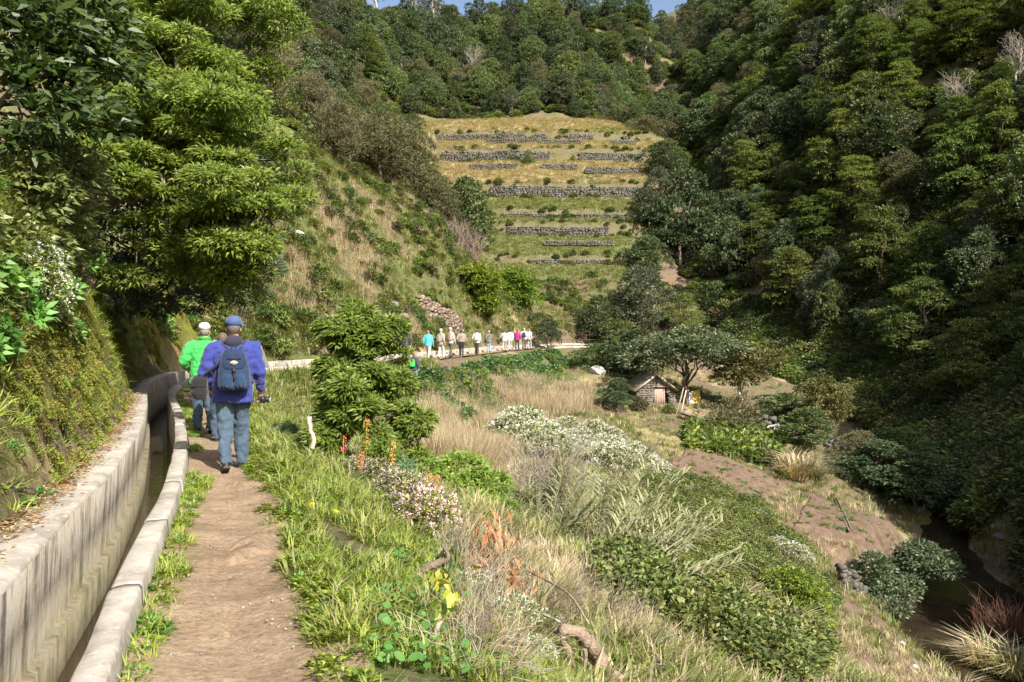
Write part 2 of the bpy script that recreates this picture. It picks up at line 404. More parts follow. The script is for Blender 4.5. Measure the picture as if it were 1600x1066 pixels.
# ------------------------------------------------------------------ footpath
def strip(sv, ov, zfun):
    """sheet over arc lengths sv and offsets ov"""
    S, O = np.meshgrid(sv, ov, indexing='ij'); x, y = edge_pt(S.ravel(), 0.0)
    nxx = np.interp(S.ravel(), ES, EN[:, 0]); nyy = np.interp(S.ravel(), ES, EN[:, 1])
    x = x + nxx * O.ravel(); y = y + nyy * O.ravel(); z = zfun(S.ravel(), O.ravel(), x, y)
    a, b = len(sv), len(ov); k = (np.arange(a - 1)[:, None] * b + np.arange(b - 1)[None]).ravel()
    return np.stack([x, y, z], 1), np.stack([k, k + 1, k + b + 1, k + b], 1)
def path_z(S, O, x, y):
    c = np.clip((O - 0.08) / 0.95, 0, 1)
    z = 0.02 - 0.05 * np.sin(np.pi * c) 
    z += 0.06 * (vnoise(x, y, 1.6, 80, 4) - 0.5) + 0.035 * (vnoise(x, y, 6, 81, 3) - 0.5)
    z += 0.05 * sstep(0.62, 0.7, vnoise(x * 1.1, y * 0.9, 2.3, 86, 3)) * sstep(0.2, 0.4, c) * sstep(0.85, 0.6, c)   # worn bedrock bumps
    return z
s0 = edge_s_at_y(-3)
sv = np.concatenate([np.arange(s0, 16, 0.035), np.arange(16, 34, 0.1), np.arange(34, ES[-1] - 6, 0.4)])
V, Q = strip(sv, np.linspace(0.02, 1.12, 30), path_z)
pme = mk_mesh('dirt_path', V, Q, smooth=True)
m, N = mat('trodden_earth'); P = N.pos()
c = N.ramp(N.noise(1.6, 6, 0.6, P), [(0.3, (0.215, 0.15, 0.095)), (0.55, (0.30, 0.217, 0.142)), (0.75, (0.39, 0.295, 0.205))])
c = N.mix(N.ramp(N.noise(26.0, 5, 0.7, P), [(0.35, (0.65, 0.65, 0.65)), (0.6, (1.05, 1.05, 1.05))]), (0, 0, 0), c, 'MIX')
v = N.n('TexVoronoi'); v.inputs['Scale'].default_value = 22; N.l(P, v.inputs['Vector'])
peb = N.ramp(v.outputs['Distance'], [(0.06, (1, 1, 1)), (0.11, (0, 0, 0))])
vm = N.ramp(N.noise(7, 2, 0.5, P), [(0.55, (0, 0, 0)), (0.62, (1, 1, 1))])
c = N.mix(N.math('MULTIPLY', peb, vm), c, (0.50, 0.41, 0.33))
pbsdf(N, c, 0.95, N.noise(18.0, 8, 0.7, P), 0.8, 0.035, 0.12)
pme.materials.append(m); struct('dirt_path', pme)

# ------------------------------------------------------------------ levada: channel walls and water
m, N = mat('stained_concrete'); P = N.pos()
base = N.ramp(N.noise(2.5, 6, 0.65, P), [(0.3, (0.23, 0.20, 0.165)), (0.7, (0.44, 0.405, 0.35))])
base = N.mix(N.ramp(N.noise(13, 5, 0.7, P), [(0.56, (0, 0, 0)), (0.68, (1, 1, 1))]), base, (0.50, 0.465, 0.41))
base = N.mix(N.ramp(N.noise(6, 6, 0.75, P), [(0.52, (0, 0, 0)), (0.72, (0.75, 0.75, 0.75))]), base, (0.15, 0.12, 0.08))
pbsdf(N, base, 0.85, N.noise(30, 6, 0.7, P), 0.5, 0.012, 0.2); CONC = m
m, N = mat('streaked_concrete'); P = N.pos()
mp = N.n('Mapping'); mp.inputs['Scale'].default_value = (3.2, 3.2, 0.42); N.l(P, mp.inputs['Vector'])
st = N.math('ADD', N.math('MULTIPLY', N.noise(1.6, 8, 0.72, mp.outputs[0], 0.1), 0.75), N.math('MULTIPLY', N.noise(3.4, 6, 0.7, P), 0.25))
base = N.ramp(st, [(0.32, (0.045, 0.047, 0.055)), (0.42, (0.13, 0.125, 0.115)), (0.48, (0.33, 0.28, 0.20)), (0.53, (0.48, 0.445, 0.385)), (0.58, (0.42, 0.33, 0.21)), (0.66, (0.09, 0.095, 0.11))])
gx = N.n('SeparateXYZ'); N.l(P, gx.inputs[0])
wet = N.ramp(N.math('ADD', gx.outputs[2], N.math('MULTIPLY', N.math('SUBTRACT', N.noise(5, 5, 0.6, P), 0.5), 0.5)), [(0.0, (1, 1, 1)), (0.06, (0, 0, 0))])
mr = N.n('MapRange'); N.l(N.math('ADD', gx.outputs[2], N.math('MULTIPLY', N.math('SUBTRACT', N.noise(5, 5, 0.6, P), 0.5), 0.35)), mr.inputs[0]); mr.inputs[1].default_value = 0.10; mr.inputs[2].default_value = -0.32
alg = N.ramp(N.noise(9, 5, 0.6, P), [(0.35, (0.07, 0.075, 0.02)), (0.65, (0.20, 0.16, 0.07))])
base = N.mix(N.math('MULTIPLY', mr.outputs[0], 0.65), base, alg)
pbsdf(N, base, 0.8, N.noise(28, 6, 0.7, P), 0.5, 0.012, 0.25); STREAK = m
m, N = mat('ditch_mud'); pbsdf(N, N.ramp(N.noise(8, 5, 0.6, N.pos()), [(0.3, (0.03, 0.024, 0.015)), (0.7, (0.07, 0.055, 0.032))]), 0.7, N.noise(30, 4, 0.6, N.pos()), 0.5, 0.02); MUD = m
m, N = mat('dark_water'); P = N.pos()
b = pbsdf(N, N.ramp(N.noise(1.3, 4, 0.6, P), [(0.3, (0.018, 0.013, 0.008)), (0.7, (0.045, 0.032, 0.018))]), 0.06, N.noise(9, 3, 0.5, P), 0.25, 0.02, 0.5); WATER = m

def sweep(sv, prof, wob=0.0, seed=0):
    """closed profile [(offset, z)...] swept along the edge line; wob roughens it"""
    prof = np.asarray(prof, float); k = len(prof); a = len(sv)
    S = np.repeat(sv, k); O = np.tile(prof[:, 0], a); Z = np.tile(prof[:, 1], a)
    if wob:
        idx = np.tile(np.arange(k) * 3.7, a)
        O = O + wob * (vnoise(S, idx, 1.3, seed, 3) - 0.5) * 2 * (Z > 0.1); Z = Z + wob * 0.8 * (vnoise(S, idx, 1.1, seed + 5, 3) - 0.5) * 2 * (Z > 0.1)
    x, y = edge_pt(S, 0.0); nxx = np.interp(S, ES, EN[:, 0]); nyy = np.interp(S, ES, EN[:, 1])
    V = np.stack([x + nxx * O, y + nyy * O, Z], 1)
    i = np.arange(a - 1)[:, None] * k; j = np.arange(k)[None]; j2 = (j + 1) % k
    Q = np.stack([i + j, i + k + j, i + k + j2, i + j2], -1).reshape(-1, 4)
    c = np.arange(k); T = []
    for e, fl in ((0, 1), ((a - 1) * k, 0)):
        for q in range(1, k - 1): T.append([e, e + q, e + q + 1] if fl else [e, e + q + 1, e + q])
    return V, Q, np.array(T)
lev = thing('levada_channel', 'long concrete irrigation channel running beside the dirt path and round the bend', 'channel', (0, 0, 0))
sA, sB = edge_s_at_y(-3.5), edge_s_at_y(27.5)
svn = np.concatenate([np.arange(sA, 22, 0.09), np.arange(22, 36, 0.25), np.arange(36, ES[-1] - 3, 0.5)])
# the low outer parapet is cast in sections, each a piece with its own slight height
cuts = [sA, 2.2, 4.6, 7.35, 9.2, 10.9, 12.6, 14.9, 17.6, 20.5, 24.0, 28, 33, 38.5, 45, 52, 60, 69, 78, ES[-1] - 3]
for i in range(len(cuts) - 1):
    a, b = cuts[i] + 0.006, cuts[i + 1] - 0.006
    step = 0.07 if a < 16 else 0.3
    sv = np.linspace(a, b, max(3, int((b - a) / step)))
    dz = random.uniform(-0.012, 0.012); do = random.uniform(-0.008, 0.008)
    p = np.array([(0.0, -0.9), (0.012, 0.0), (0.0, 0.14), (-0.012, 0.157), (-0.08, 0.16), (-0.148, 0.157), (-0.16, 0.14), (-0.16, -0.3), (-0.165, -0.9)])
    p[1:, 1] += np.where(p[1:, 1] > 0.1, dz, 0); p[:, 0] += do
    me = mk_mesh('parapet_section', *sweep(sv, p, 0.016, 100 + i), mats=[CONC], smooth=False)
    obj('parapet_section', me, lev)
me = mk_mesh('inner_wall', *sweep(svn, [(-0.60, -0.30), (-0.585, 0.0), (-0.575, 0.325), (-0.60, 0.35), (-0.72, 0.352), (-0.88, 0.345), (-0.90, -0.95), (-0.56, -0.95), (-0.545, -0.315)], 0.022, 140), mats=[STREAK, CONC])
mid = np.array([p.center[2] for p in me.polygons]); nz_ = np.array([p.normal[2] for p in me.polygons])
me.polygons.foreach_set('material_index', ((nz_ > 0.6) & (mid > 0.2)).astype(np.int32))
obj('inner_wall', me, lev)
V, Q = strip(np.concatenate([np.arange(sA, 22, 0.3), np.arange(22, ES[-1] - 3.2, 0.6)]), np.linspace(-0.57, -0.155, 4), lambda S, O, x, y: np.where(S < 38, -0.86, -0.2) + 0 * O)
obj('channel_floor', mk_mesh('channel_floor', V, Q, mats=[MUD]), lev)
V, Q = strip(np.concatenate([np.arange(sA, 22, 0.15), np.arange(22, ES[-1] - 3.3, 0.6)]), np.linspace(-0.575, -0.15, 6), lambda S, O, x, y: -0.60 + 0.6 * sstep(36, 44, S) + 0 * O)
struct('channel_water', mk_mesh('channel_water', V, Q, mats=[WATER], smooth=True))

# ------------------------------------------------------------------ stream in the valley bottom
sel = (STREAM[:, 1] > 10) & (STREAM[:, 1] < 50)
SP, SZZ = STREAM[sel], SZ[sel]
T_ = np.gradient(SP, axis=0); T_ /= np.linalg.norm(T_, axis=1)[:, None]
offs = np.linspace(-4.2, 4.2, 9); SS, OO = np.meshgrid(np.arange(len(SP)), offs, indexing='ij')
V = np.stack([SP[SS, 0] + T_[SS, 1] * OO, SP[SS, 1] - T_[SS, 0] * OO, SZZ[SS] - 0.05], -1).reshape(-1, 3)
k = (np.arange(len(SP) - 1)[:, None] * 9 + np.arange(8)[None]).ravel()
struct('stream_water', mk_mesh('stream_water', V, np.stack([k, k + 1, k + 10, k + 9], 1), mats=[WATER], smooth=True))

# ------------------------------------------------------------------ ploughed plots on the valley terrace
m, N = mat('tilled_soil'); P = N.pos()
pbsdf(N, N.ramp(N.noise(2.5, 7, 0.7, P), [(0.3, (0.10, 0.068, 0.048)), (0.7, (0.20, 0.14, 0.10))]), 0.95, N.noise(9, 7, 0.7, P), 0.9, 0.06, 0.1); TILL = m
def field(name, corners, n=120):
    c = [at(*q) for q in corners]
    u, v = np.meshgrid(np.linspace(0, 1, n), np.linspace(0, 1, n))
    x = (c[0].x * (1 - u) + c[1].x * u) * (1 - v) + (c[3].x * (1 - u) + c[2].x * u) * v
    y = (c[0].y * (1 - u) + c[1].y * u) * (1 - v) + (c[3].y * (1 - u) + c[2].y * u) * v
    z = ground(x, y) + 0.10 + 0.09 * np.sin(v * 105 + 2 * vnoise(x, y, 0.4, 3, 2)) + 0.10 * (vnoise(x, y, 2.0, 90, 3) - 0.5)
    edge = np.minimum(np.minimum(u, 1 - u), np.minimum(v, 1 - v)); z = z - 0.22 * (1 - sstep(0, 0.05, edge))
    k = (np.arange(n - 1)[:, None] * n + np.arange(n - 1)[None]).ravel()
    struct(name, mk_mesh(name, np.stack([x, y, z], -1).reshape(-1, 3), np.stack([k, k + 1, k + n + 1, k + n], 1), mats=[TILL], smooth=True))
field('ploughed_field', [(1030, 738, 43), (1180, 788, 40), (1238, 752, 46), (1078, 708, 49)])
field('ploughed_field', [(1235, 825, 38.6), (1385, 868, 38), (1422, 832, 40.5), (1262, 772, 44)])

# ------------------------------------------------------------------ foliage kit
def unit(v): return v / (np.linalg.norm(v, axis=-1, keepdims=True) + 1e-9)
def rdirs(r, n): return unit(r.normal(size=(n, 3)))
LEAFUP = [np.array([0, 0, 1.0])]
def leaves(mb, P, D, L, W, r, m=0, curl=0.25, up=0.6, tri=False, fold=0.18, wpos=0.45):
    """leaf blades: base P, direction D, length L, width W (arrays or scalars), slightly folded and drooping"""
    n = len(P); L = np.broadcast_to(np.asarray(L, float), (n,))[:, None]; W = np.broadcast_to(np.asarray(W, float), (n,))[:, None]
    D = unit(D); U = unit(rdirs(r, n) * (1 - up) + LEAFUP[0] * up)
    S = unit(np.cross(D, U)); Nn = np.cross(S, D)
    tip = P + D * L - Nn * L * curl
    mid = P + D * L * wpos + Nn * L * curl * 0.15
    a = mid + S * W / 2 + Nn * W * fold; b = mid - S * W / 2 + Nn * W * fold
    V = np.stack([P, a, tip, b], 1).reshape(-1, 3); k = np.arange(n)[:, None] * 4
    if tri: mb.add(V, None, np.concatenate([k + [0, 1, 2], k + [0, 2, 3]]), m)
    else: mb.add(V, k + [0, 1, 2, 3], None, m)
def blades(mb, P, D, L, W, r, m=0, droop=0.5):
    """grass blades: tapering strips that arch over"""
    n = len(P); L = np.broadcast_to(np.asarray(L, float), (n,))[:, None]; W = np.broadcast_to(np.asarray(W, float), (n,))[:, None]
    D = unit(D); H = D * [1, 1, 0]; H = unit(H + 1e-4 * rdirs(r, n)); S = np.cross(H, [0, 0, 1.0])
    p1 = P + D * L * 0.5; p2 = p1 + unit(D + H * droop - np.array([0, 0, 1.0]) * droop * 0.7) * L * 0.5
    V = np.stack([P - S * W / 2, P + S * W / 2, p1 + S * W * 0.38, p1 - S * W * 0.38, p2], 1).reshape(-1, 3); k = np.arange(n)[:, None] * 5
    mb.add(V, k + [0, 1, 2, 3], k + [3, 2, 4], m)
def shell_pts(r, blobs, n, upbias=0.35, inner=0.72):
    """points through the outer part of a set of ellipsoids, with outward directions"""
    w = np.array([b[1][0] * b[1][1] + b[1][0] * b[1][2] + b[1][1] * b[1][2] for b in blobs]); w /= w.sum()
    k = r.choice(len(blobs), n, p=w); C = np.array([b[0] for b in blobs])[k]; Rr = np.array([b[1] for b in blobs])[k]
    d = rdirs(r, n); d[:, 2] = np.where((d[:, 2] < 0) & (r.random(n) < upbias), -d[:, 2], d[:, 2])
    rad = inner + (1 - inner) * r.random(n) ** 0.5
    P = C + d * Rr * rad[:, None]; Nn = unit(d / Rr)
    return P, Nn
def sprays(mb, r, P, Nn, per, L, W, spread, m=0, out=0.8, upb=0.3, curl=0.3, flat=0.5, droop=0.0, up=0.6, fold=0.18, wpos=0.45):
    """a rosette of leaves at every twig end P"""
    n = len(P); PP = np.repeat(P, per, 0); N2 = np.repeat(Nn, per, 0)
    off = rdirs(r, n * per) * [1, 1, flat]
    D = off + N2 * out + np.array([0, 0, upb - droop])
    base = PP + off * (spread * r.random((n * per, 1)) ** 0.6)
    leaves(mb, base, D, L * r.uniform(0.65, 1.25, n * per), W * r.uniform(0.75, 1.2, n * per), r, m, curl, up, fold=fold, wpos=wpos)
def bent(r, a, b, k=6, amp=0.12):
    a = np.asarray(a, float); b = np.asarray(b, float); t = np.linspace(0, 1, k)[:, None]
    L = np.linalg.norm(b - a); w = r.normal(size=(k, 3)) * amp * L * np.sin(np.pi * t)
    return a + (b - a) * t + w + np.array([0, 0, 1]) * 0.08 * L * np.sin(np.pi * t)
BARK = flat_mat('bark', (0.16, 0.125, 0.095), 0.9, 0.35, 5, 0.8, 0.1, 0.03)
PALEBARK = flat_mat('pale_bark', (0.42, 0.36, 0.29), 0.9, 0.25, 6, 0.6, 0.1, 0.02)
GREYTWIG = flat_mat('grey_twig', (0.30, 0.26, 0.21), 0.9, 0.2, 10, 0.3, 0.1)

LM = {}
def lm(name, cols, **k): LM[name] = leaf_mat('leaf_' + name, cols, **k)
lm('dark', [(0.045, 0.066, 0.03), (0.085, 0.112, 0.052), (0.13, 0.16, 0.082)], trans=0.25, spec=0.2)
lm('mid', [(0.062, 0.09, 0.03), (0.115, 0.155, 0.055), (0.17, 0.205, 0.085)], trans=0.3, spec=0.2)
lm('plume', [(0.075, 0.105, 0.028), (0.15, 0.185, 0.055), (0.24, 0.27, 0.10)], trans=0.33)
lm('laurel', [(0.055, 0.105, 0.016), (0.155, 0.23, 0.03), (0.29, 0.36, 0.07)], trans=0.4, rough=0.45, spec=0.35)
lm('glossy', [(0.02, 0.05, 0.012), (0.045, 0.09, 0.02), (0.085, 0.135, 0.035)], trans=0.28, rough=0.45, spec=0.35)
lm('heath', [(0.09, 0.092, 0.045), (0.145, 0.14, 0.068), (0.20, 0.185, 0.10)], trans=0.2, rough=0.7, spec=0.1)
lm('grey', [(0.055, 0.07, 0.04), (0.095, 0.11, 0.065), (0.15, 0.165, 0.105)], trans=0.25, rough=0.5)
lm('bronze', [(0.10, 0.085, 0.03), (0.18, 0.145, 0.05), (0.13, 0.13, 0.04)], trans=0.3)
lm('bloom', [(0.34, 0.33, 0.17), (0.50, 0.47, 0.28), (0.22, 0.25, 0.10)], trans=0.25, rough=0.7)
lm('grass', [(0.13, 0.19, 0.025), (0.21, 0.28, 0.04), (0.32, 0.37, 0.08)], trans=0.4, rough=0.5)
lm('dull_grass', [(0.13, 0.165, 0.045), (0.20, 0.23, 0.075), (0.29, 0.28, 0.125)], trans=0.35, rough=0.6)
lm('straw', [(0.37, 0.29, 0.17), (0.51, 0.415, 0.255), (0.63, 0.53, 0.355)], trans=0.3, rough=0.7)
lm('pink_straw', [(0.36, 0.26, 0.18), (0.52, 0.40, 0.29), (0.44, 0.36, 0.21)], trans=0.25, rough=0.8)
lm('white', [(0.62, 0.60, 0.55), (0.78, 0.77, 0.73), (0.85, 0.84, 0.80)], trans=0.25, rough=0.8, objvar=0.05)
lm('pink', [(0.58, 0.42, 0.42), (0.68, 0.53, 0.53), (0.50, 0.33, 0.33)], trans=0.25, rough=0.8)
lm('bramble', [(0.10, 0.13, 0.035), (0.18, 0.215, 0.06), (0.27, 0.29, 0.095)], trans=0.3)
lm('nasturtium', [(0.09, 0.20, 0.04), (0.14, 0.28, 0.06), (0.19, 0.34, 0.09)], trans=0.4, rough=0.45)
lm('blue_green', [(0.07, 0.13, 0.06), (0.11, 0.19, 0.09), (0.16, 0.25, 0.11)], trans=0.3)
lm('cane', [(0.17, 0.19, 0.09), (0.30, 0.30, 0.16), (0.42, 0.38, 0.22)], trans=0.3, rough=0.6)
lm('dead_leaf', [(0.26, 0.10, 0.04), (0.38, 0.17, 0.08), (0.20, 0.08, 0.04)], trans=0.3, rough=0.7)
lm('orange', [(0.55, 0.14, 0.05), (0.65, 0.22, 0.10), (0.45, 0.10, 0.05)], trans=0.2)
lm('red_twig', [(0.17, 0.085, 0.05), (0.25, 0.135, 0.085), (0.14, 0.07, 0.045)], trans=0.1, rough=0.7)
lm('yellow_leaf', [(0.30, 0.36, 0.05), (0.42, 0.42, 0.06), (0.20, 0.30, 0.04)], trans=0.45)
lm('yellow_flower', [(0.8, 0.62, 0.03), (0.85, 0.7, 0.05)], trans=0.2)
lm('moss', [(0.17, 0.20, 0.035), (0.25, 0.28, 0.055), (0.29, 0.24, 0.07)], trans=0.2, rough=0.9, spec=0.05)

def tree_proto(seed, kind, H=7.0, Rr=2.4, clumps=16, twigs=900, per=6, L=0.26, W=0.11, leaf='dark', leaf2=None, trunk_h=None, bark=None, lean=0.0, base=0.25, nblob_r=0.38):
    """returns (trunk mesh, crown mesh); origin at the foot of the trunk"""
    r = np.random.default_rng(seed)
    blobs = []; z0 = H * base
    for i in range(clumps):
        t = (i + 0.5) / clumps; z = z0 + (H - z0) * (0.1 + 0.82 * t)
        prof = math.sin(math.pi * min(1, 0.18 + 0.85 * t)) ** 0.6 if kind != 'cone' else (1.05 - 0.85 * t)
        a = i * 2.399 + r.uniform(-.5, .5); rad = Rr * prof * r.uniform(0.25, 0.95)
        br = Rr * r.uniform(0.5, 1.45) * nblob_r * (1.15 - 0.35 * t)
        c = np.array([math.cos(a) * rad + lean * t * H, math.sin(a) * rad, z])
        fl = {'round': 0.75, 'plume': 0.36, 'cone': 0.34, 'heath': 0.85, 'umbrella': 0.45}[kind]
        blobs.append((c, np.array([br, br, br * fl])))
    mb = MB()
    P, Nn = shell_pts(r, blobs, twigs, 0.55)
    if kind in ('plume', 'cone'):
        sprays(mb, r, P, Nn * [1, 1, 0.4], per, L, W, 0.22, 0, out=0.9, upb=0.25, curl=0.35, flat=0.35, up=0.75)
    elif kind == 'heath':
        sprays(mb, r, P, Nn, per, L, W, 0.2, 0, out=0.7, upb=0.7, curl=0.1, flat=0.9, up=0.3)
    else:
        sprays(mb, r, P, Nn, per, L, W, 0.2, 0, out=0.9, upb=0.2, curl=0.25, flat=0.8, up=0.45)
    mats = [LM[leaf]]
    if leaf2:
        q = (Nn[:, 2] > 0.1) & (r.random(len(P)) < 0.55)
        sprays(mb, r, P[q] + Nn[q] * 0.12, Nn[q], max(2, per // 2), L * 0.7, W * 0.9, 0.14, 1, out=0.9, upb=0.6, flat=0.6); mats.append(LM[leaf2])
    crown = mb.mesh('crown', mats)
    tb = MB(); th = trunk_h or H * 0.62; tr = 0.035 * H * (0.55 if kind == 'heath' else 0.6)
    top = np.array([lean * H * 0.6, 0, th])
    tb.tube(bent(r, (0, 0, -0.5), top, 7, 0.04), np.linspace(tr, tr * 0.35, 7), 7)
    for c, b in blobs[::2]:
        f = r.uniform(0.3, 0.85); s = np.array([lean * H * 0.6 * f, 0, th * f])
        tb.tube(bent(r, s, c, 5, 0.1), np.linspace(tr * 0.45, tr * 0.1, 5), 5)
    return tb.mesh('trunk', [bark or BARK], True), crown

def place_tree(proto, name, label, cat, loc, rz, sc, group=None, nm=('trunk', 'crown')):
    o = thing(name, label, cat, loc, rz, group)
    sc = (sc, sc, sc) if np.isscalar(sc) else sc
    for n_, me in zip(nm, proto):
        c = bpy.data.objects.new(n_, me); COL.objects.link(c); c.parent = o; c.scale = sc
    return o

# geometry-node scatter for ground cover nobody could count
def scatter(name, label, cat, P, protos, scale, rot=None, idx=None):
    n = len(P); r = RNG
    me = bpy.data.meshes.new(name); me.vertices.add(n); me.vertices.foreach_set('co', np.asarray(P, np.float32).ravel())
    sc = np.broadcast_to(np.asarray(scale, np.float32), (n,)).astype(np.float32)
    if rot is None: rot = np.stack([r.uniform(-.15, .15, n), r.uniform(-.15, .15, n), r.uniform(0, 6.283, n)], 1)
    if idx is None: idx = r.integers(0, len(protos), n)
    a = me.attributes.new('sc', 'FLOAT', 'POINT'); a.data.foreach_set('value', sc)
    a = me.attributes.new('rt', 'FLOAT_VECTOR', 'POINT'); a.data.foreach_set('vector', rot.astype(np.float32).ravel())
    a = me.attributes.new('ix', 'INT', 'POINT'); a.data.foreach_set('value', idx.astype(np.int32))
    o = stuff(name, me, label, cat)
    coll = bpy.data.collections.new(name + '_kinds')
    for i, pm in enumerate(protos):
        q = bpy.data.objects.new('%s_%02d' % (name, i), pm); coll.objects.link(q)
    ng = bpy.data.node_groups.new(name, 'GeometryNodeTree')
    ng.interface.new_socket('Geometry', in_out='INPUT', socket_type='NodeSocketGeometry'); ng.interface.new_socket('Geometry', in_out='OUTPUT', socket_type='NodeSocketGeometry')
    gi = ng.nodes.new('NodeGroupInput'); go = ng.nodes.new('NodeGroupOutput')
    ip = ng.nodes.new('GeometryNodeInstanceOnPoints'); ci = ng.nodes.new('GeometryNodeCollectionInfo')
    ci.inputs[0].default_value = coll; ci.inputs['Separate Children'].default_value = True; ci.inputs['Reset Children'].default_value = True
    def att(nm, ty):
        x = ng.nodes.new('GeometryNodeInputNamedAttribute'); x.data_type = ty; x.inputs[0].default_value = nm; return x.outputs[0]
    ng.links.new(gi.outputs[0], ip.inputs['Points']); ng.links.new(ci.outputs[0], ip.inputs['Instance'])
    ip.inputs['Pick Instance'].default_value = True
    ng.links.new(att('ix', 'INT'), ip.inputs['Instance Index'])
    e2r = ng.nodes.new('FunctionNodeEulerToRotation'); ng.links.new(att('rt', 'FLOAT_VECTOR'), e2r.inputs[0]); ng.links.new(e2r.outputs[0], ip.inputs['Rotation'])
    ng.links.new(att('sc', 'FLOAT'), ip.inputs['Scale']); ng.links.new(ip.outputs[0], go.inputs[0])
    md = o.modifiers.new('scatter', 'NODES'); md.node_group = ng
    return o
def tuft(seed, n, L, W, mats, spread=0.06, lean=0.5, droop=0.6, mixw=None):
    r = np.random.default_rng(seed); mb = MB()
    a = r.uniform(0, 6.283, n); P = np.stack([np.cos(a), np.sin(a), 0 * a], 1) * (spread * r.random(n) ** 0.5)[:, None]; P[:, 2] -= 0.02
    D = np.stack([np.cos(a), np.sin(a), 0 * a], 1) * (lean * r.random(n))[:, None] + [0, 0, 1] + rdirs(r, n) * 0.2
    mi = r.choice(len(mats), n, p=mixw)
    for k in range(len(mats)):
        q = mi == k
        if q.any(): blades(mb, P[q], D[q], L * r.uniform(0.5, 1.2, q.sum()), W * r.uniform(0.7, 1.2, q.sum()), r, k, droop)
    return mb.mesh('tuft', [LM[x] for x in mats])
def leafy(seed, Rr, Hh, twigs, per, L, W, mats, flat=0.6, stems=0, wpos=0.45, tip=None, tipn=3, tipL=0.03, upb=0.3, curl=0.25):
    """a low leafy clump: rosettes over a dome"""
    r = np.random.default_rng(seed); mb = MB()
    P, Nn = shell_pts(r, [((0, 0, Hh * 0.2), np.array([Rr, Rr, Hh * 0.85]))], twigs, 1.0, 0.45); P[:, 2] = np.abs(P[:, 2])
    mi = r.integers(0, len(mats), twigs)
    for k in range(len(mats)):
        q = mi == k
        if q.any(): sprays(mb, r, P[q], Nn[q], per, L, W, L * 0.5, k, out=0.5, upb=upb, flat=flat, wpos=wpos, curl=curl)
    M = [LM[x] for x in mats]
    if tip:
        q = Nn[:, 2] > 0.05
        sprays(mb, r, P[q] + Nn[q] * L * 0.6, Nn[q], tipn, tipL, tipL * 0.8, tipL * 1.6, len(M), out=0.4, upb=0.5, flat=0.6, up=0.8); M.append(LM[tip])
    for k in range(stems):
        e = P[r.integers(0, twigs)]; mb.tube(bent(r, (r.uniform(-.1, .1) * Rr, r.uniform(-.1, .1) * Rr, -0.05), e * 0.95, 4, 0.1), [0.02 * Rr + .004, 0.014 * Rr + .003, .008 * Rr + .002, .003], 4, len(M))
    if stems: M.append(GREYTWIG)
    return mb.mesh('clump', M)

# ------------------------------------------------------------------ woods on the slopes
PROTO = {}
for i in range(3):
    PROTO['dark%d' % i] = tree_proto(100 + i, 'round', 7.5, 3.0, 17, 1150, 6, 0.30, 0.15, 'dark', base=0.12)
    PROTO['mid%d' % i] = tree_proto(110 + i, 'round', 7.0, 3.0, 18, 1150, 6, 0.30, 0.15, 'mid', base=0.12)
for i in range(2):
    PROTO['plume%d' % i] = tree_proto(120 + i, 'plume', 7.5, 3.0, 24, 1300, 7, 0.34, 0.10, 'plume', base=0.1, nblob_r=0.40)
    PROTO['cone%d' % i] = tree_proto(125 + i, 'cone', 8.0, 2.6, 24, 1200, 7, 0.32, 0.10, 'plume', base=0.1, nblob_r=0.36)
    PROTO['heath%d' % i] = tree_proto(130 + i, 'heath', 6.0, 2.4, 18, 1500, 7, 0.26, 0.06, 'heath', base=0.12, nblob_r=0.36)
    PROTO['grey%d' % i] = tree_proto(140 + i, 'round', 7.0, 2.8, 18, 1300, 6, 0.28, 0.10, 'grey', base=0.12, nblob_r=0.34, bark=PALEBARK)
    PROTO['bloom%d' % i] = tree_proto(150 + i, 'round', 7.0, 2.9, 18, 950, 6, 0.30, 0.14, 'mid', 'bloom', base=0.12)
    PROTO['low%d' % i] = tree_proto(170 + i, 'round', 2.6, 1.7, 12, 480, 6, 0.24, 0.12, 'mid', base=0.05, nblob_r=0.42)
    PROTO['lowheath%d' % i] = tree_proto(180 + i, 'heath', 2.4, 1.6, 10, 480, 6, 0.24, 0.06, 'heath', base=0.05, nblob_r=0.42)
PROTO['bronze0'] = tree_proto(160, 'umbrella', 6.0, 2.6, 16, 900, 6, 0.27, 0.12, 'bronze', 'mid', base=0.35, bark=PALEBARK)

def proj(x, y, z): return 800 + 1250 * x / y, 518 - 1250 * (z - CAM_Z) / y
KINDN = dict(dark=3, mid=3, plume=2, cone=2, heath=2, grey=2, bloom=2, low=2, lowheath=2, bronze=1)
LOOK = dict(dark=('evergreen_tree', 'dark green round-crowned evergreen tree'), mid=('broadleaf_tree', 'mid green round-crowned broadleaf tree'),
            plume=('layered_tree', 'yellow-green tree with feathery layered branches'), cone=('conical_tree', 'yellow-green pointed tree with stacked branch tiers'),
            heath=('tree_heath', 'brownish olive tree heath'), grey=('grey_leaved_tree', 'grey-green tree with pale small leaves'),
            bloom=('blossoming_tree', 'cream-blossomed green tree'), low=('bush', 'low green rounded bush'), lowheath=('heath_bush', 'low brownish heath bush'), bronze=('bronze_tree', 'bronze-leaved tree'))
SOFAR = []
BYGROUP = {}
def grow(kind, x, y, z, sc, where):
    nm, look = LOOK[kind]
    lab = '%s %s' % (look, where)
    o = place_tree(PROTO[kind + str(random.randrange(KINDN[kind]))], nm, lab, 'bush' if kind.startswith('low') else 'tree', (x, y, z - 0.25), random.uniform(0, 6.28), (sc * random.uniform(.85, 1.2), sc * random.uniform(.85, 1.2), sc * random.uniform(0.85, 1.2)), group='%s %s' % ((nm.replace('_', ' ') + 's').replace('shs', 'shes'), where))
    BYGROUP.setdefault(o['group'], []).append((proj(x, y, z)[0], o)); return o
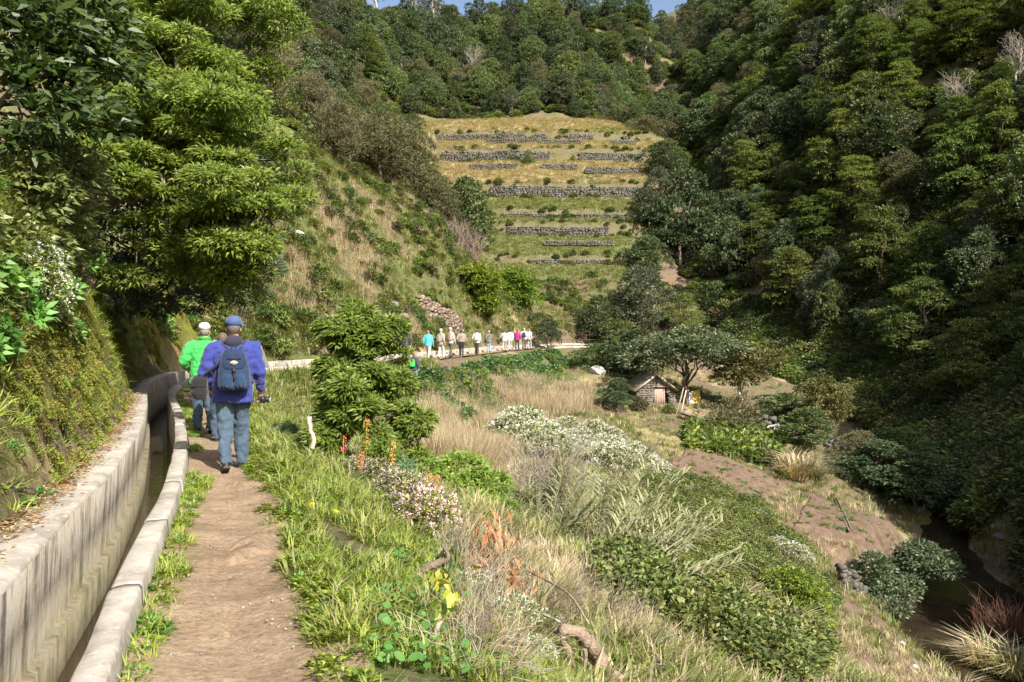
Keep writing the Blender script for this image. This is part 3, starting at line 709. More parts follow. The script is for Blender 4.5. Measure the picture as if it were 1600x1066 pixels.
def wood(y0, y1, step, xr, mix, where, srange, keep):
    ks, ws = zip(*mix); n = 0; C = []
    y = y0
    while y < y1:
        a, b = xr(y); x = a + random.uniform(0, step)
        while x < b:
            C.append((x + random.uniform(-.35, .35) * step, y + random.uniform(-.35, .35) * step)); x += step
        y += step * 0.9
    C = np.array(C); Z = ground(C[:, 0], C[:, 1])
    for (X, Y), z in zip(C, Z):
        px, py = proj(X, Y, z); pt = proj(X, Y, z + 8)[1]
        if -60 < px < 1660 and pt < 1066 and py > -30 and keep(X, Y, px, py):
            k = random.choices(ks, ws)[0]; grow(k, float(X), float(Y), float(z), random.uniform(*srange) * (1.0 if not k.startswith('low') else 1.15), where); n += 1
    return n
cnt = {}
offterr = lambda X, Y: terr_mask(X, Y) < 0.05
cnt['far'] = wood(151, 222, 4.7, lambda y: (-0.42 * y, 0.28 * y), [('dark', 5), ('mid', 5), ('heath', 1.2), ('bloom', 1.0), ('grey', .8)], 'in the wood above the terraces', (0.55, 1.2),
     lambda X, Y, px, py: offterr(X, Y) and px > 420 and not (py > 200) and (px < 1000 or (py < 60 and Y > 175)))
cnt['left'] = wood(62, 150, 5.0, lambda y: (-0.45 * y, -0.03 * y), [('heath', 4), ('dark', 3), ('mid', 2.5), ('plume', .8), ('bloom', .4)], 'left of the terraces', (0.5, 1.15),
     lambda X, Y, px, py: offterr(X, Y) and terr_mask(X + 1.5, Y) < .05 and 240 < px < 690 and ((py < 262 and px < 600) or (py < 232 and px >= 600) or (Y > 84 and py < 330)) and X < np.interp(Y, *TXL) - 1.5)
cnt['rup'] = wood(100, 225, 4.3, lambda y: (0.10 * y, 0.40 * y), [('low', 4), ('lowheath', 3), ('heath', 1.5), ('mid', 2.2), ('dark', 1), ('grey', .4)], 'on the open upper right slope', (0.8, 1.25),
     lambda X, Y, px, py: offterr(X, Y) and (X > np.interp(Y, *TXR) + 2.0) and py < 250 and 940 < px < 1235 - 0.35 * (250 - py) * 0 + 0 and py < 330 and (px - 1000) > (py - 330) * 0.2)
cnt['right'] = wood(36, 150, 4.7, lambda y: (0.2 * y, 0.70 * y), [('plume', 4.5), ('cone', 2.6), ('grey', 1.6), ('dark', 2.2), ('mid', 1.4), ('heath', .8), ('bloom', .7)], 'on the right slope', (0.55, 1.3),
     lambda X, Y, px, py: offterr(X, Y) and (px > 1120) and (px > 1235 or py > 170) and py < 640 and (X - np.interp(Y, STREAM[:, 1], STREAM[:, 0])) > (2.0 if Y > 60 else 4.5))
cnt['top'] = wood(222, 280, 6.0, lambda y: (0.08 * y, 0.30 * y), [('dark', 3), ('mid', 3), ('heath', 2)], 'on the distant ridge', (0.8, 1.1), lambda X, Y, px, py: px > 960 and px < 1200)
ORD = ['leftmost'] + [w + ' from the left' for w in 'second third fourth fifth sixth seventh eighth ninth tenth eleventh twelfth thirteenth fourteenth fifteenth sixteenth seventeenth eighteenth nineteenth twentieth twenty-first twenty-second twenty-third twenty-fourth twenty-fifth twenty-sixth twenty-seventh twenty-eighth twenty-ninth thirtieth thirty-first thirty-second thirty-third thirty-fourth thirty-fifth thirty-sixth thirty-seventh thirty-eighth thirty-ninth fortieth'.split()]
for g_, L_ in BYGROUP.items():                      # the small groups can be told apart by their order
    if len(L_) <= 40:
        for i_, (_, o_) in enumerate(sorted(L_, key=lambda q: q[0])): o_['label'] = '%s, %s' % (o_['label'], ORD[i_] if len(L_) > 1 else 'the only one')

# undergrowth that closes the gaps between the trees
und = [leafy(200 + i, 0.9, 1.0, 260, 5, 0.20, 0.10, [['dark'], ['mid'], ['heath'], ['bramble']][i]) for i in range(4)]
pts = []
for (yy0, yy1, k, fa, fb) in ((26, 60, 3200, 0.3, 0.75), (55, 95, 2500, 0.25, 0.62), (60, 235, 9500, -0.46, 0.70)):
    y = np.sqrt(RNG.uniform(yy0 ** 2, yy1 ** 2, k * 4)); x = RNG.uniform(fa, fb, k * 4) * y
    z = ground(x, y); px = 800 + 1250 * x / y; py = 518 - 1250 * (z - CAM_Z) / y
    strm = np.interp(y, STREAM[:, 1], STREAM[:, 0]) - 4.0 * sstep(46, 52, y)
    ok = (terr_mask(x, y) < 0.03) & (px > -20) & (px < 1700) & (py > -20)
    ok &= ~((y < 44) & (px > 1380) & (x < strm + 4.2))
    ok &= ((y > 150) | ((px < 700) & (py < 250)) | (x > strm + 1.5) | ((y > 95) & (x < np.interp(y, *TXL) - 1.5) & (py < 330)) | ((y > 100) & (x > np.interp(y, *TXR) + 1)))
    q = np.where(ok)[0][:k]; pts.append(np.stack([x[q], y[q], z[q] - 0.15], 1))
pts = np.concatenate(pts)
scatter('woodland_undergrowth', 'dense shrubby undergrowth filling the gaps between the trees', 'undergrowth', pts, und, RNG.uniform(0.7, 1.6, len(pts)))

# ------------------------------------------------------------------ single trees and bushes of the middle distance
def solo(kind, px, pyb, d, H, Wd, label, name=None, cat='tree', rz=None, protos=None):
    """one plant: foot at pixel (px, pyb) d metres away, H tall, Wd wide"""
    x = (px - 800) / 1250 * d; z = gz(x, d)
    me = protos or PROTO[kind]
    b = me[1].vertices; co = np.empty(len(b) * 3, np.float32); b.foreach_get('co', co); co = co.reshape(-1, 3)
    h0 = np.percentile(co[:, 2], 99.5); w0 = np.percentile(np.abs(co[:, :2]), 97) * 2
    return place_tree(me, name or LOOK[kind.rstrip('0123456789')][0], label, cat, (x, d, z - 0.1), random.uniform(0, 6.28) if rz is None else rz, (Wd / w0, Wd / w0, H / h0))
solo('mid1', 728, 385, 90, 9.2, 6.5, 'tall dark tree at the left end of the lower terraces')
solo('heath0', 590, 340, 74, 6.2, 6.0, 'wide olive tree heath on the crest of the grassy spur', rz=1)
solo('heath1', 640, 360, 79, 6.5, 6.0, 'rounded brown-olive tree heath just left of the dark terrace tree')
solo('heath0', 678, 340, 86, 6.0, 5.0, 'olive tree heath behind the spur below the reeds', rz=4)
solo('heath1', 545, 290, 68, 5.0, 5.2, 'leftmost dark tree heath overhanging the spur crest')
BUSHP = tree_proto(301, 'plume', 3.0, 2.0, 22, 1100, 8, 0.26, 0.10, 'laurel', base=0.05, nblob_r=0.42)
solo('x', 745, 478, 71, 4.6, 5.2, 'bright green spreading bush at the foot of the rocky spur', 'spreading_bush', 'bush', protos=BUSHP)
solo('x', 800, 440, 86, 4.2, 5.2, 'bright green layered bush below the lowest terrace', 'spreading_bush', 'bush', protos=BUSHP)
solo('dark0', 856, 543, 78, 3.0, 2.7, 'small dark shrub at the path edge ahead of the walkers', 'dark_shrub', 'shrub')
solo('grey0', 1000, 495, 93, 8.5, 7.6, 'grey-green leafy tree right of the lowest terraces above the railing')
solo('dark1', 935, 500, 88, 5.8, 4.6, 'narrow dark tree beside the grey-green tree above the railing')
solo('mid2', 960, 508, 87, 3.6, 4.2, 'small pale green tree in front of the narrow dark tree')
solo('plume1', 1072, 478, 93, 6.2, 4.4, 'bright green tree among dry brambles right of the terraces')
solo('dark2', 1065, 395, 112, 14, 10.5, 'big dark tree at the right end of the terraces')
solo('grey1', 1030, 330, 118, 6.5, 6.5, 'dusky tree at the left foot of the big dark tree')
solo('dark0', 1010, 410, 104, 6.0, 6.5, 'dark rounded tree shading the end of the lower terraces')
solo('low0', 826, 262, 131, 2.4, 2.2, 'small round green bush alone on the golden terrace', cat='bush')
solo('low1', 885, 332, 113.2, 1.6, 1.2, 'little bush on the middle green terrace', cat='bush')
solo('dark1', 992, 600, 68, 4.0, 6.5, 'broad dark bush behind the stone hut', 'dark_bush', 'bush')
solo('mid0', 930, 600, 69, 2.6, 4.0, 'olive bush below the channel wall left of the hut', 'olive_bush', 'bush')
HUTT = tree_proto(310, 'umbrella', 5.8, 3.2, 24, 1500, 7, 0.24, 0.09, 'grey', None, trunk_h=3.4, base=0.52, nblob_r=0.34)
hm = HUTT[1]; hm.materials.clear(); hm.materials.append(leaf_mat('leaf_olive_shine', [(0.055, 0.075, 0.035), (0.095, 0.12, 0.06), (0.18, 0.20, 0.12)], trans=0.25, rough=0.45, spec=0.3))
solo('x', 1072, 642, 61.2, 6.0, 8.4, 'dark glossy tree with twisted trunk beside the stone hut', 'twisted_tree', protos=HUTT)
solo('bronze0', 1158, 615, 62, 5.6, 5.4, 'bronze-leaved tree with pale trunk behind the hut tree')
solo('bronze0', 1292, 640, 58, 5.2, 4.2, 'slender bronze-topped tree by the low valley wall', rz=2.0)
solo('dark0', 965, 645, 57, 2.5, 2.4, 'round glossy citrus bush left of the stone hut', 'citrus_bush', 'bush')
solo('mid1', 1256, 693, 53, 2.6, 3.5, 'clipped-looking round olive green bush beside the crop bed', 'round_bush', 'bush')
solo('lowheath0', 1145, 660, 56.5, 2.6, 5.0, 'wide straggly bush between the hut and the crop bed', 'straggly_bush', 'bush')
solo('mid2', 1225, 622, 62, 2.6, 4.5, 'olive bush beneath the slender bronze tree', 'olive_bush', 'bush')
solo('heath1', 1345, 680, 52, 2.8, 3.6, 'dull brown bush in the shade at the stream edge', 'brown_bush', 'bush')
SMALLT = tree_proto(320, 'umbrella', 3.0, 1.4, 18, 620, 7, 0.17, 0.075, 'glossy', None, trunk_h=2.0, base=0.5, nblob_r=0.36)
SMALLB = tree_proto(321, 'round', 3.0, 1.3, 18, 640, 7, 0.17, 0.075, 'glossy', None, trunk_h=2.0, base=0.2, nblob_r=0.36)
SMALLB[1].materials.clear(); SMALLB[1].materials.append(hm.materials[0])
sm_ = SMALLT[1]; sm_.materials.clear(); sm_.materials.append(hm.materials[0])
solo('x', 1437, 862, 39.2, 3.0, 3.1, 'small umbrella-shaped tree on the stream bank above the pool', 'small_tree', protos=SMALLT)
solo('x', 1370, 908, 36.3, 3.1, 2.9, 'small bushy tree below the lower ploughed plot', 'small_tree', protos=SMALLB, rz=2.2)
solo('x', 1235, 985, 25, 1.8, 2.0, 'bright yellow-green bush low on the bramble slope', 'bright_bush', 'bush', protos=BUSHP)
solo('dark1', 1035, 290, 127, 6.5, 6.5, 'dark tree at the right edge of the golden terraces')
solo('mid0', 1045, 255, 136, 6.0, 6.5, 'green tree shading the top right corner of the terraces')
solo('grey0', 1015, 350, 113, 5.5, 6.0, 'grey-leaved tree over the right end of the green terraces')
solo('heath0', 1010, 225, 146, 4.5, 6.0, 'olive bush on the upper right rim of the terraces')
solo('mid2', 640, 215, 140, 5.5, 6.0, 'green tree behind the dry reeds')
solo('bloom0', 625, 250, 134, 4.5, 5.5, 'cream-blossomed tree left of the dry reeds')
solo('dark2', 1370, 720, 50, 3.2, 5.0, 'dark bush by the stream in the shade right of the brown bush', 'shade_bush', 'bush')
solo('dark0', 1430, 735, 49, 3.4, 5.5, 'dark bush overhanging the stream above the umbrella-shaped tree', 'shade_bush', 'bush')
solo('mid0', 1400, 690, 55, 3.2, 5.0, 'dim green bush behind the stream-side dark bushes', 'shade_bush', 'bush')
def bare_proto(seed, H):
    r = np.random.default_rng(seed); t = MB(); t.tube(bent(r, (0, 0, -.4), (.3, 0, H * .6), 6, .04), np.linspace(.14, .06, 6), 6); c = MB()
    for i in range(34):
        f = r.uniform(.35, .6); s = np.array([.5 * f, 0, H * f]); e = s + np.array([r.uniform(-1, 1) * H * .28, r.uniform(-1, 1) * H * .28, H * r.uniform(.12, .42)]); q = bent(r, s, e, 5, .08); c.tube(q, np.linspace(.05, .012, 5), 4, cap=False)
        for j in range(5): a = q[r.integers(2, 5)]; c.tube(bent(r, a, a + rdirs(r, 1)[0] * H * .1 + [0, 0, H * .06], 3, .1), [.018, .012, .008], 3, cap=False)
    return t.mesh('trunk', [PALEBARK], True), c.mesh('bare_branches', [GREYTWIG])
BARE = [bare_proto(340, 7.0), bare_proto(341, 6.0)]
for i, (px, d, sc, lab) in enumerate(((1590, 88, 1.1, 'leafless pale tree at the right picture edge'), (1495, 92, 1.2, 'bare grey tree in the middle of the right slope'), (740, 178, 1.3, 'grey leafless tree in the wood above the terraces'), (1395, 110, 1.2, 'bare tree high on the right slope'), (560, 95, 1.0, 'leafless grey tree above the spur'))):
    x = (px - 800) / 1250 * d; place_tree(BARE[i % 2], 'bare_tree', lab, 'tree', (x, d, gz(x, d) + .8), i * 1.1, sc, None, ('trunk', 'bare_branches'))
# thin tall trees on the skyline
TALL = tree_proto(330, 'round', 15, 2.2, 9, 260, 6, 0.4, 0.12, 'grey', None, trunk_h=14, base=0.62, bark=PALEBARK, nblob_r=0.42)
for i, px in enumerate((585, 648, 659, 668, 677, 688, 941, 1000, 1012, 1030)):
    d = 217 + random.uniform(-3, 4); x = (px - 800) / 1250 * d
    place_tree(TALL, 'skyline_tree', 'thin tall pale-trunked tree standing against the sky on the ridge', 'tree', (x, d, gz(x, d) - 0.5), i * 1.3, (1, 1, random.uniform(0.8, 1.1)), 'thin trees on the ridge')

# ------------------------------------------------------------------ near trees on the left bank
def near_plant(name, label, cat, blobs, twigs, per, L, W, leaf, foot, seed, trunk_r=0.12, flat=0.55, upbias=0.5, spread=0.12, curl=0.35, up=0.7, droop=0.0, limbs=True, out=0.8, sflat=0.45, wpos=0.45, tiers=0, tsize=(.25, .55), tflat=(.36, .5)):
    r = np.random.default_rng(seed); f = np.array(foot, float)
    bl = []
    for (px, py, d, q) in blobs:
        p = np.array(at(px, py, d)) - f; bl.append((p, np.array([q, q, q * flat])))
    if tiers:                                   # break the crown into flat leaf tiers with gaps between
        P0, N0 = shell_pts(r, bl, tiers, 0.45, 0.7); s_ = np.mean([b[1][0] for b in bl])
        tb_ = []
        for q in P0: a = s_ * r.uniform(*tsize); tb_.append((q, np.array([a, a * r.uniform(.7, 1.2), a * r.uniform(*tflat)])))
    else: tb_ = bl
    mb = MB(); P, Nn = shell_pts(r, tb_, twigs, upbias, 0.6); LEAFUP[0] = unit(np.array([sun_dir.x * .8, sun_dir.y * .8, 0.75]))   # leaves turn towards the light
    sprays(mb, r, P, Nn * [1, 1, 0.5], per, L, W, spread, 0, out=out, upb=0.2, curl=curl, flat=sflat, up=up, droop=droop, wpos=wpos); LEAFUP[0] = np.array([0, 0, 1.0])
    o = thing(name, label, cat, tuple(f))
    obj('crown', mb.mesh('crown', [LM[leaf]]), o)
    tb = MB(); c = np.mean([b[0] for b in bl], 0)
    tb.tube(bent(r, (0, 0, -0.3), c, 8, 0.06), np.linspace(trunk_r, trunk_r * 0.4, 8), 8)
    if limbs:
        for p, b in bl:
            s = c * r.uniform(0.35, 0.95); tb.tube(bent(r, s, p, 6, 0.08), np.linspace(trunk_r * 0.4, trunk_r * 0.08, 6), 6)
            for k in range(3): tb.tube(bent(r, s + (p - s) * r.uniform(.5, .9), p + rdirs(r, 1)[0] * b * 0.9, 4, 0.1), np.linspace(trunk_r * 0.15, 0.006, 4), 4)
    obj('trunk', tb.mesh('trunk', [BARK], True), o)
    return o
x, y = -9.4, 16.5
near_plant('laurel_tree', 'large bright green laurel tree overhanging the channel on the left bank', 'tree',
    [(330, 60, 17, 1.7), (250, 170, 15.6, 1.3), (340, 220, 16, 1.2), (300, 130, 16, 1.4), (420, 280, 16, 0.6), (370, 330, 15.4, 0.8), (230, 250, 15, 1.0), (230, 100, 15.2, 1.35), (372, 150, 17, 0.9), (300, 185, 14.6, 1.2), (375, 235, 15, 0.8), (205, 205, 14, 0.9), (330, 285, 14.2, 1.0), (405, 330, 15, 0.62), (418, 388, 15, 0.58), (260, 300, 13.8, 0.85),
     (362, 395, 14.6, 0.62), (250, 370, 14.4, 0.6), (385, 440, 15.4, 0.36), (150, 60, 14.5, 1.2), (330, 345, 14.2, 0.75), (200, 0, 16, 1.5), (310, -60, 17, 1.8), (170, 250, 13.6, 0.6), (430, 355, 15.6, 0.4), (300, 440, 15.2, 0.5), (130, 160, 13.6, 0.8), (220, 440, 15.0, 0.5)],
    15000, 9, 0.12, 0.035, 'laurel', (x, y, gz(x, y)), 400, 0.2, tiers=240, tsize=(.28, .62))
x, y = -10.0, 18.8  # dark leaf colour and low clumps added to deepen the hollow's shade
near_plant('laurel_tree', 'dark-leaved laurel added to deepen the shade in the hollow behind the channel bend', 'tree',
    [(250, 420, 18.5, 1.0), (320, 410, 19.5, 0.9), (190, 380, 17.0, 1.0), (290, 330, 18.5, 1.4), (380, 380, 20.5, 0.9), (200, 300, 17, 1.2), (350, 250, 19, 1.4), (200, 470, 17.4, 0.6), (350, 460, 20.5, 0.6), (240, 480, 18.5, .5), (300, 470, 20.5, .6), (390, 460, 22.5, .6), (400, 420, 23, .8)], 3000, 8, 0.15, 0.05, 'dark', (x, y, gz(x, y)), 401, 0.15)
x, y = -6.6, 9.2
near_plant('bigleaf_shrub', 'dark glossy large-leaved shrub in the top left corner', 'shrub',
    [(40, 60, 8.8, 0.75), (110, 110, 9.2, 0.6), (150, 60, 9.6, 0.55), (60, 150, 8.6, 0.5), (140, 185, 9.0, 0.35), (0, 0, 9, 0.8), (90, 0, 9.4, 0.7), (30, 230, 8.6, 0.3), (165, 130, 9.5, 0.4), (85, 195, 8.8, 0.35)], 700, 7, 0.17, 0.062, 'glossy', (x, y, gz(x, y)), 402, 0.06, flat=0.8, spread=0.1, up=0.5, curl=0.3)
x, y = -8.6, 12.6
near_plant('bank_shrub', 'leafy mid green shrub on the bank under the large-leaved shrub', 'shrub',
    [(40, 300, 9.0, 0.5), (90, 270, 10, 0.55), (20, 350, 9, 0.4), (90, 340, 10, 0.4), (30, 240, 9.4, 0.4), (110, 300, 10.6, 0.5), (60, 390, 9.4, 0.35), (120, 380, 11, 0.35)], 900, 7, 0.11, 0.045, 'bramble', (x, y, gz(x, y)), 403, 0.05, flat=0.8, spread=0.08, up=0.5)
# the laurel bush right of the path
x = (560 - 800) / 1250 * 12.2; y = 12.2
near_plant('laurel_bush', 'big bright green laurel bush at the right edge of the path', 'bush',
    [(560, 490, 12.3, 0.2), (580, 520, 12.3, 0.34), (545, 520, 12.2, 0.34), (562, 535, 12.2, 0.4), (610, 580, 12.2, 0.36), (545, 560, 12.3, 0.36), (590, 560, 12.4, 0.36), (525, 595, 12.1, 0.32), (560, 610, 11.8, 0.42), (610, 610, 12.3, 0.36), (500, 635, 12, 0.28), (580, 655, 11.7, 0.42), (630, 660, 12.1, 0.36), (530, 670, 11.7, 0.36), (635, 695, 11.9, 0.36), (590, 700, 11.6, 0.36), (500, 680, 11.9, 0.26), (560, 505, 12.4, 0.22), (655, 670, 12.3, 0.24)],
    4600, 9, 0.105, 0.031, 'laurel', (x, y, gz(x, y)), 404, 0.045, flat=0.7, upbias=0.6, spread=0.06, tiers=70, tsize=(.35, .8), tflat=(.5, .95))
near_plant('laurel_bush', 'low bright green bush on the slope behind the pink flowers', 'bush',
    [(720, 735, 16, 0.55), (760, 760, 16, 0.5), (690, 760, 15.5, 0.45), (735, 790, 15.4, 0.5), (780, 800, 15.6, 0.4), (665, 730, 16, 0.35)], 900, 8, 0.115, 0.036, 'laurel', (-1.0, 16, gz(-1.0, 16)), 405, 0.03, flat=0.6, spread=0.1)
near_plant('laurel_bush', 'bright green bush beside the canes below the dead bush', 'bush',
    [(820, 830, 13.5, 0.35), (860, 850, 13.4, 0.36), (800, 870, 13, 0.35), (850, 890, 12.8, 0.3), (780, 840, 13.2, 0.3)], 620, 8, 0.10, 0.032, 'laurel', (0.3, 13.3, gz(0.3, 13.3)), 406, 0.025, flat=0.6, spread=0.09)

# ------------------------------------------------------------------ ground cover (nobody could count it)
def put(x, y, dz=-0.02):
    return np.stack([x, y, ground(x, y) + dz], 1)
def verge(x, y, o): return np.stack([x, y, np.where(o < 1.1, path_z(o, o, x, y), ground(x, y)) - 0.015], 1)
def along(n, s0, s1, o0, o1, near=1.0):
    """random points beside the levada line; near > 1 crowds them towards the start"""
    s = s0 + (s1 - s0) * RNG.random(n) ** near; o = RNG.uniform(o0, o1, n)
    x, y = edge_pt(s, 0.0); return x + np.interp(s, ES, EN[:, 0]) * o, y + np.interp(s, ES, EN[:, 1]) * o, s, o
def fan(n, d0, d1, a, b):
    """random points in the valley, thinning with distance"""
    y = np.exp(RNG.uniform(math.log(d0), math.log(d1), n)); x = RNG.uniform(a, b, n) * y; return x, y
def pix(x, y):
    z = ground(x, y); return 800 + 1250 * x / y, 518 - 1250 * (z - CAM_Z) / y, z
def inpoly(px, py, poly):
    c = np.zeros(len(px), bool); k = len(poly)
    for i in range(k):
        x1, y1 = poly[i]; x2, y2 = poly[i - 1]
        c ^= ((y1 > py) != (y2 > py)) & (px < (x2 - x1) * (py - y1) / (y2 - y1 + 1e-9) + x1)
    return c
GR = [tuft(500 + i, 16, 0.17, 0.010, ['grass'], 0.05, 0.6, 0.7) for i in range(3)] + [tuft(505, 14, 0.26, 0.012, ['grass', 'dull_grass'], 0.05, 0.7, 0.9)]
SHORT = [tuft(510 + i, 14, 0.075, 0.009, ['grass', 'dull_grass'], 0.05, 1.0, 0.7) for i in range(2)]
HERB = [leafy(515 + i, 0.07, 0.07, 22, 4, 0.032, 0.016, ['nasturtium' if i else 'grass'], flat=0.4) for i in range(2)]
DULL = [tuft(520 + i, 26, 0.42, 0.02, ['grass', 'dull_grass', 'straw'], 0.16, 0.8, 0.8, [.4, .4, .2]) for i in range(3)]
DRY = [tuft(530 + i, 30, 0.55, 0.02, ['straw', 'pink_straw', 'dull_grass'], 0.2, 0.7, 0.6, [.55, .3, .15]) for i in range(3)]
GOLD = [tuft(540 + i, 30, 0.50, 0.04, ['straw', 'dull_grass'], 0.4, 1.0, 0.7, [.9, .1]) for i in range(3)]
GREENB = [tuft(550 + i, 34, 0.5, 0.04, ['grass', 'dull_grass', 'dull_grass', 'straw'], 0.4, 0.8, 0.6) for i in range(3)]

# verge right of the path
x, y, s, o = along(14000, 6.0, 26, 0.80, 3.8, 1.5)
keep = (o > 0.72 + 0.42 * vnoise(x, y, 1.5, 600, 3)) & (vnoise(x, y, 1.1, 601, 3) > 0.3)
scatter('verge_grass', 'fresh green grass along the right edge of the dirt path', 'grass', verge(x, y, o)[keep], GR * 4 + SHORT * 2 + HERB, (0.7 + 0.5 * RNG.random(keep.sum())) * (1 + 0.25 * sstep(8, 20, s[keep])))
# thin strip between parapet and path, and tufts creeping over the path edges
x, y, s, o = along(3600, 6.0, 28, 0.01, 0.30, 1.4)
keep = (o < 0.05 + 0.26 * vnoise(s, s * 0, 1.3, 610, 3)) & (vnoise(s, o, 0.9, 612, 2) > 0.33)
P_ = np.stack([x, y, np.full(len(x), -0.01)], 1)[keep]
scatter('parapet_grass', 'thin strip of grass and weeds between the parapet and the path', 'grass', P_, GR[:2] * 4 + SHORT * 3 + HERB, 0.5 + 0.5 * RNG.random(keep.sum()))
x, y, s, o = along(4600, 6.0, 24, 0.55, 1.1, 1.4)
keep = (o > 0.90 - 0.32 * sstep(0.45, 0.75, vnoise(x, y, 1.6, 620, 3)))
scatter('creeping_turf', 'short turf creeping over the right edge of the dirt path', 'turf', verge(x, y, o)[keep], SHORT * 3 + HERB[:1], 0.7 + 0.6 * RNG.random(keep.sum()))
x, y, s, o = along(5200, 22, 52, 0.95, 5.0, 1.0)
scatter('bend_grass', 'grass on the outer bank where the path bends right', 'grass', verge(x, y, o), GR + DULL[:2], 0.8 + 0.7 * RNG.random(len(x)))
PEB = []
for i in range(3):
    r = np.random.default_rng(590 + i); mb = MB()
    for k in range(5): mb.blob((r.uniform(-.12, .12), r.uniform(-.12, .12), .002), r.uniform(.004, .014, 3) * [1, 1, .7], 0, 6, 4, .2, k)
    PEB.append(mb.mesh('pebbles', [flat_mat('pebble_%d' % i, [(0.27, 0.20, 0.15), (0.20, 0.15, 0.11), (0.33, 0.26, 0.20)][i], .9)]))
x, y, s, o = along(130, 6, 24, 0.1, 1.0, 1.5)
scatter('pebbles', 'small loose stones scattered on the dirt path', 'pebbles', np.stack([x, y, path_z(s, o, x, y)], 1), PEB, 0.4 + 0.6 * RNG.random(len(x)))
# slope below the path
x, y = fan(29000, 3.5, 95, -0.5, 0.7); px, py, z = pix(x, y); sd, ss = edge_sd(x, y)
strm = np.interp(y, STREAM[:, 1], STREAM[:, 0])
field_ = inpoly(px, py, [(1030, 738), (1180, 790), (1240, 752), (1078, 706)]) | inpoly(px, py, [(1235, 826), (1385, 870), (1424, 832), (1262, 770)])
logarea = inpoly(px, py, [(845, 955), (935, 955), (1000, 1080), (840, 1080)]) & (y < 7.5)
slope = (sd > 2.6) & (x < strm - 1.6) & ~field_ & (py < 1250) & ~(logarea & (RNG.random(len(x)) < .85))
n_ = vnoise(x, y, 0.35, 630, 3)
q = slope & (n_ > 0.36)
P_ = np.stack([x, y, z - 0.03], 1)
scatter('slope_grass', 'rough green grass covering the slope down to the stream', 'grass', P_[q], DULL + GREENB[:1], (0.55 + 0.5 * RNG.random(q.sum())) * (0.75 + 0.5 * sstep(8, 40, y[q])))
q = slope & (n_ <= 0.41) & (y < 60)
scatter('dry_grass', 'dry straw-coloured grass and stalks on the slope', 'dry grass', P_[q], DRY, (0.5 + 0.45 * RNG.random(q.sum())) * (0.75 + 0.5 * sstep(8, 40, y[q])))
y = RNG.uniform(24, 47, 1600); x = np.interp(y, STREAM[:, 1], STREAM[:, 0]) + RNG.uniform(1.3, 8, 1600)
q = ground(x, y) > np.interp(y, STREAM[:, 1], SZ) + 0.1
scatter('stream_bank_grass', 'grass and weeds on the right bank of the stream', 'grass', put(x[q], y[q]), DULL + DRY[:1], 0.7 + 0.7 * RNG.random(q.sum()))
# brambles: the green mass in the lower right
BR = [leafy(640 + i, 0.55, 0.5, 260, 5, 0.065, 0.036, [['bramble'], ['bramble', 'mid'], ['bramble', 'plume']][i], flat=0.5) for i in range(3)]
SPB_ = [leafy(648, 0.5, 0.5, 220, 5, 0.055, 0.03, ['heath', 'plume'])]
x, y = fan(9000, 9, 42, 0.05, 0.50); px, py, z = pix(x, y)
q = inpoly(px, py, [(1000, 745), (1090, 745), (1190, 795), (1250, 850), (1290, 930), (1290, 1010), (1180, 1066), (1020, 1066), (960, 960), (985, 850)]) & (vnoise(x, y, 0.5, 641, 3) > 0.40)
scatter('brambles', 'low green bramble thicket on the lower right slope', 'bramble', np.stack([x, y, z], 1)[q], BR + SPB_[:1] + DRY[:1], 0.35 + 0.95 * RNG.random(q.sum()))
# rosy dry brush under the walkers' path
x, y = fan(9000, 24, 62, -0.16, 0.12); px, py, z = pix(x, y)
q = inpoly(px, py, [(655, 590), (790, 600), (930, 570), (920, 640), (850, 660), (800, 720), (690, 760), (660, 680)]) & (vnoise(x, y, 0.45, 650, 3) > 0.38)
BRUSH = [tuft(655 + i, 44, 0.75, 0.014, ['pink_straw', 'straw', 'dull_grass'], 0.35, 0.6, 0.2, [.7, .15, .15]) for i in range(2)]
scatter('dry_brush', 'rosy brown dead brush on the slope below the walkers', 'brush', np.stack([x, y, z], 1)[q], BRUSH, 0.7 + 0.8 * RNG.random(q.sum()))
# leafy crop beside the path where the group walks
x, y, s, o = along(1500, edge_s_at_y(39), edge_s_at_y(78), 1.9, 5.2)
q = (vnoise(x, y, 0.3, 660, 2) > 0.3)
CROP = [leafy(661 + i, 0.45, 0.35, 80, 4, 0.17, 0.11, ['blue_green'] if i else ['blue_green', 'grass'], flat=0.5) for i in range(2)]
scatter('crop_plants', 'leafy green crop growing beside the path below the group of walkers', 'crop', put(x[q], y[q]), CROP, 0.6 + 0.6 * RNG.random(q.sum()))
# broad-leaved bed on the valley floor
x, y = fan(1600, 44, 60, 0.2, 0.36); px, py, z = pix(x, y)
q = inpoly(px, py, [(1075, 668), (1150, 672), (1225, 690), (1205, 728), (1130, 712), (1072, 702)])
TARO = [leafy(670 + i, 0.4, 0.6, 26, 4, 0.36, 0.24, ['plume', 'grass'] if i else ['mid', 'plume'], flat=0.6, wpos=0.35) for i in range(2)]
scatter('broadleaf_crop', 'bed of broad-leaved bright green crop above the ploughed plot', 'crop', np.stack([x, y, z], 1)[q], TARO, 0.55 + 0.5 * RNG.random(q.sum()))
# seedlings in the ploughed plots
x, y = fan(5000, 36, 50, 0.15, 0.52); px, py, z = pix(x, y)
q = (inpoly(px, py, [(1040, 738), (1180, 784), (1232, 752), (1080, 712)]) | inpoly(px, py, [(1245, 822), (1385, 862), (1415, 832), (1265, 778)])) & (np.sin(y * 5 + x * 1.2) > 0.55)
scatter('seedlings', 'rows of small seedlings in the ploughed plots', 'seedlings', np.stack([x, y, z + 0.12], 1)[q], SHORT + HERB, 1.2 + 0.8 * RNG.random(q.sum()))
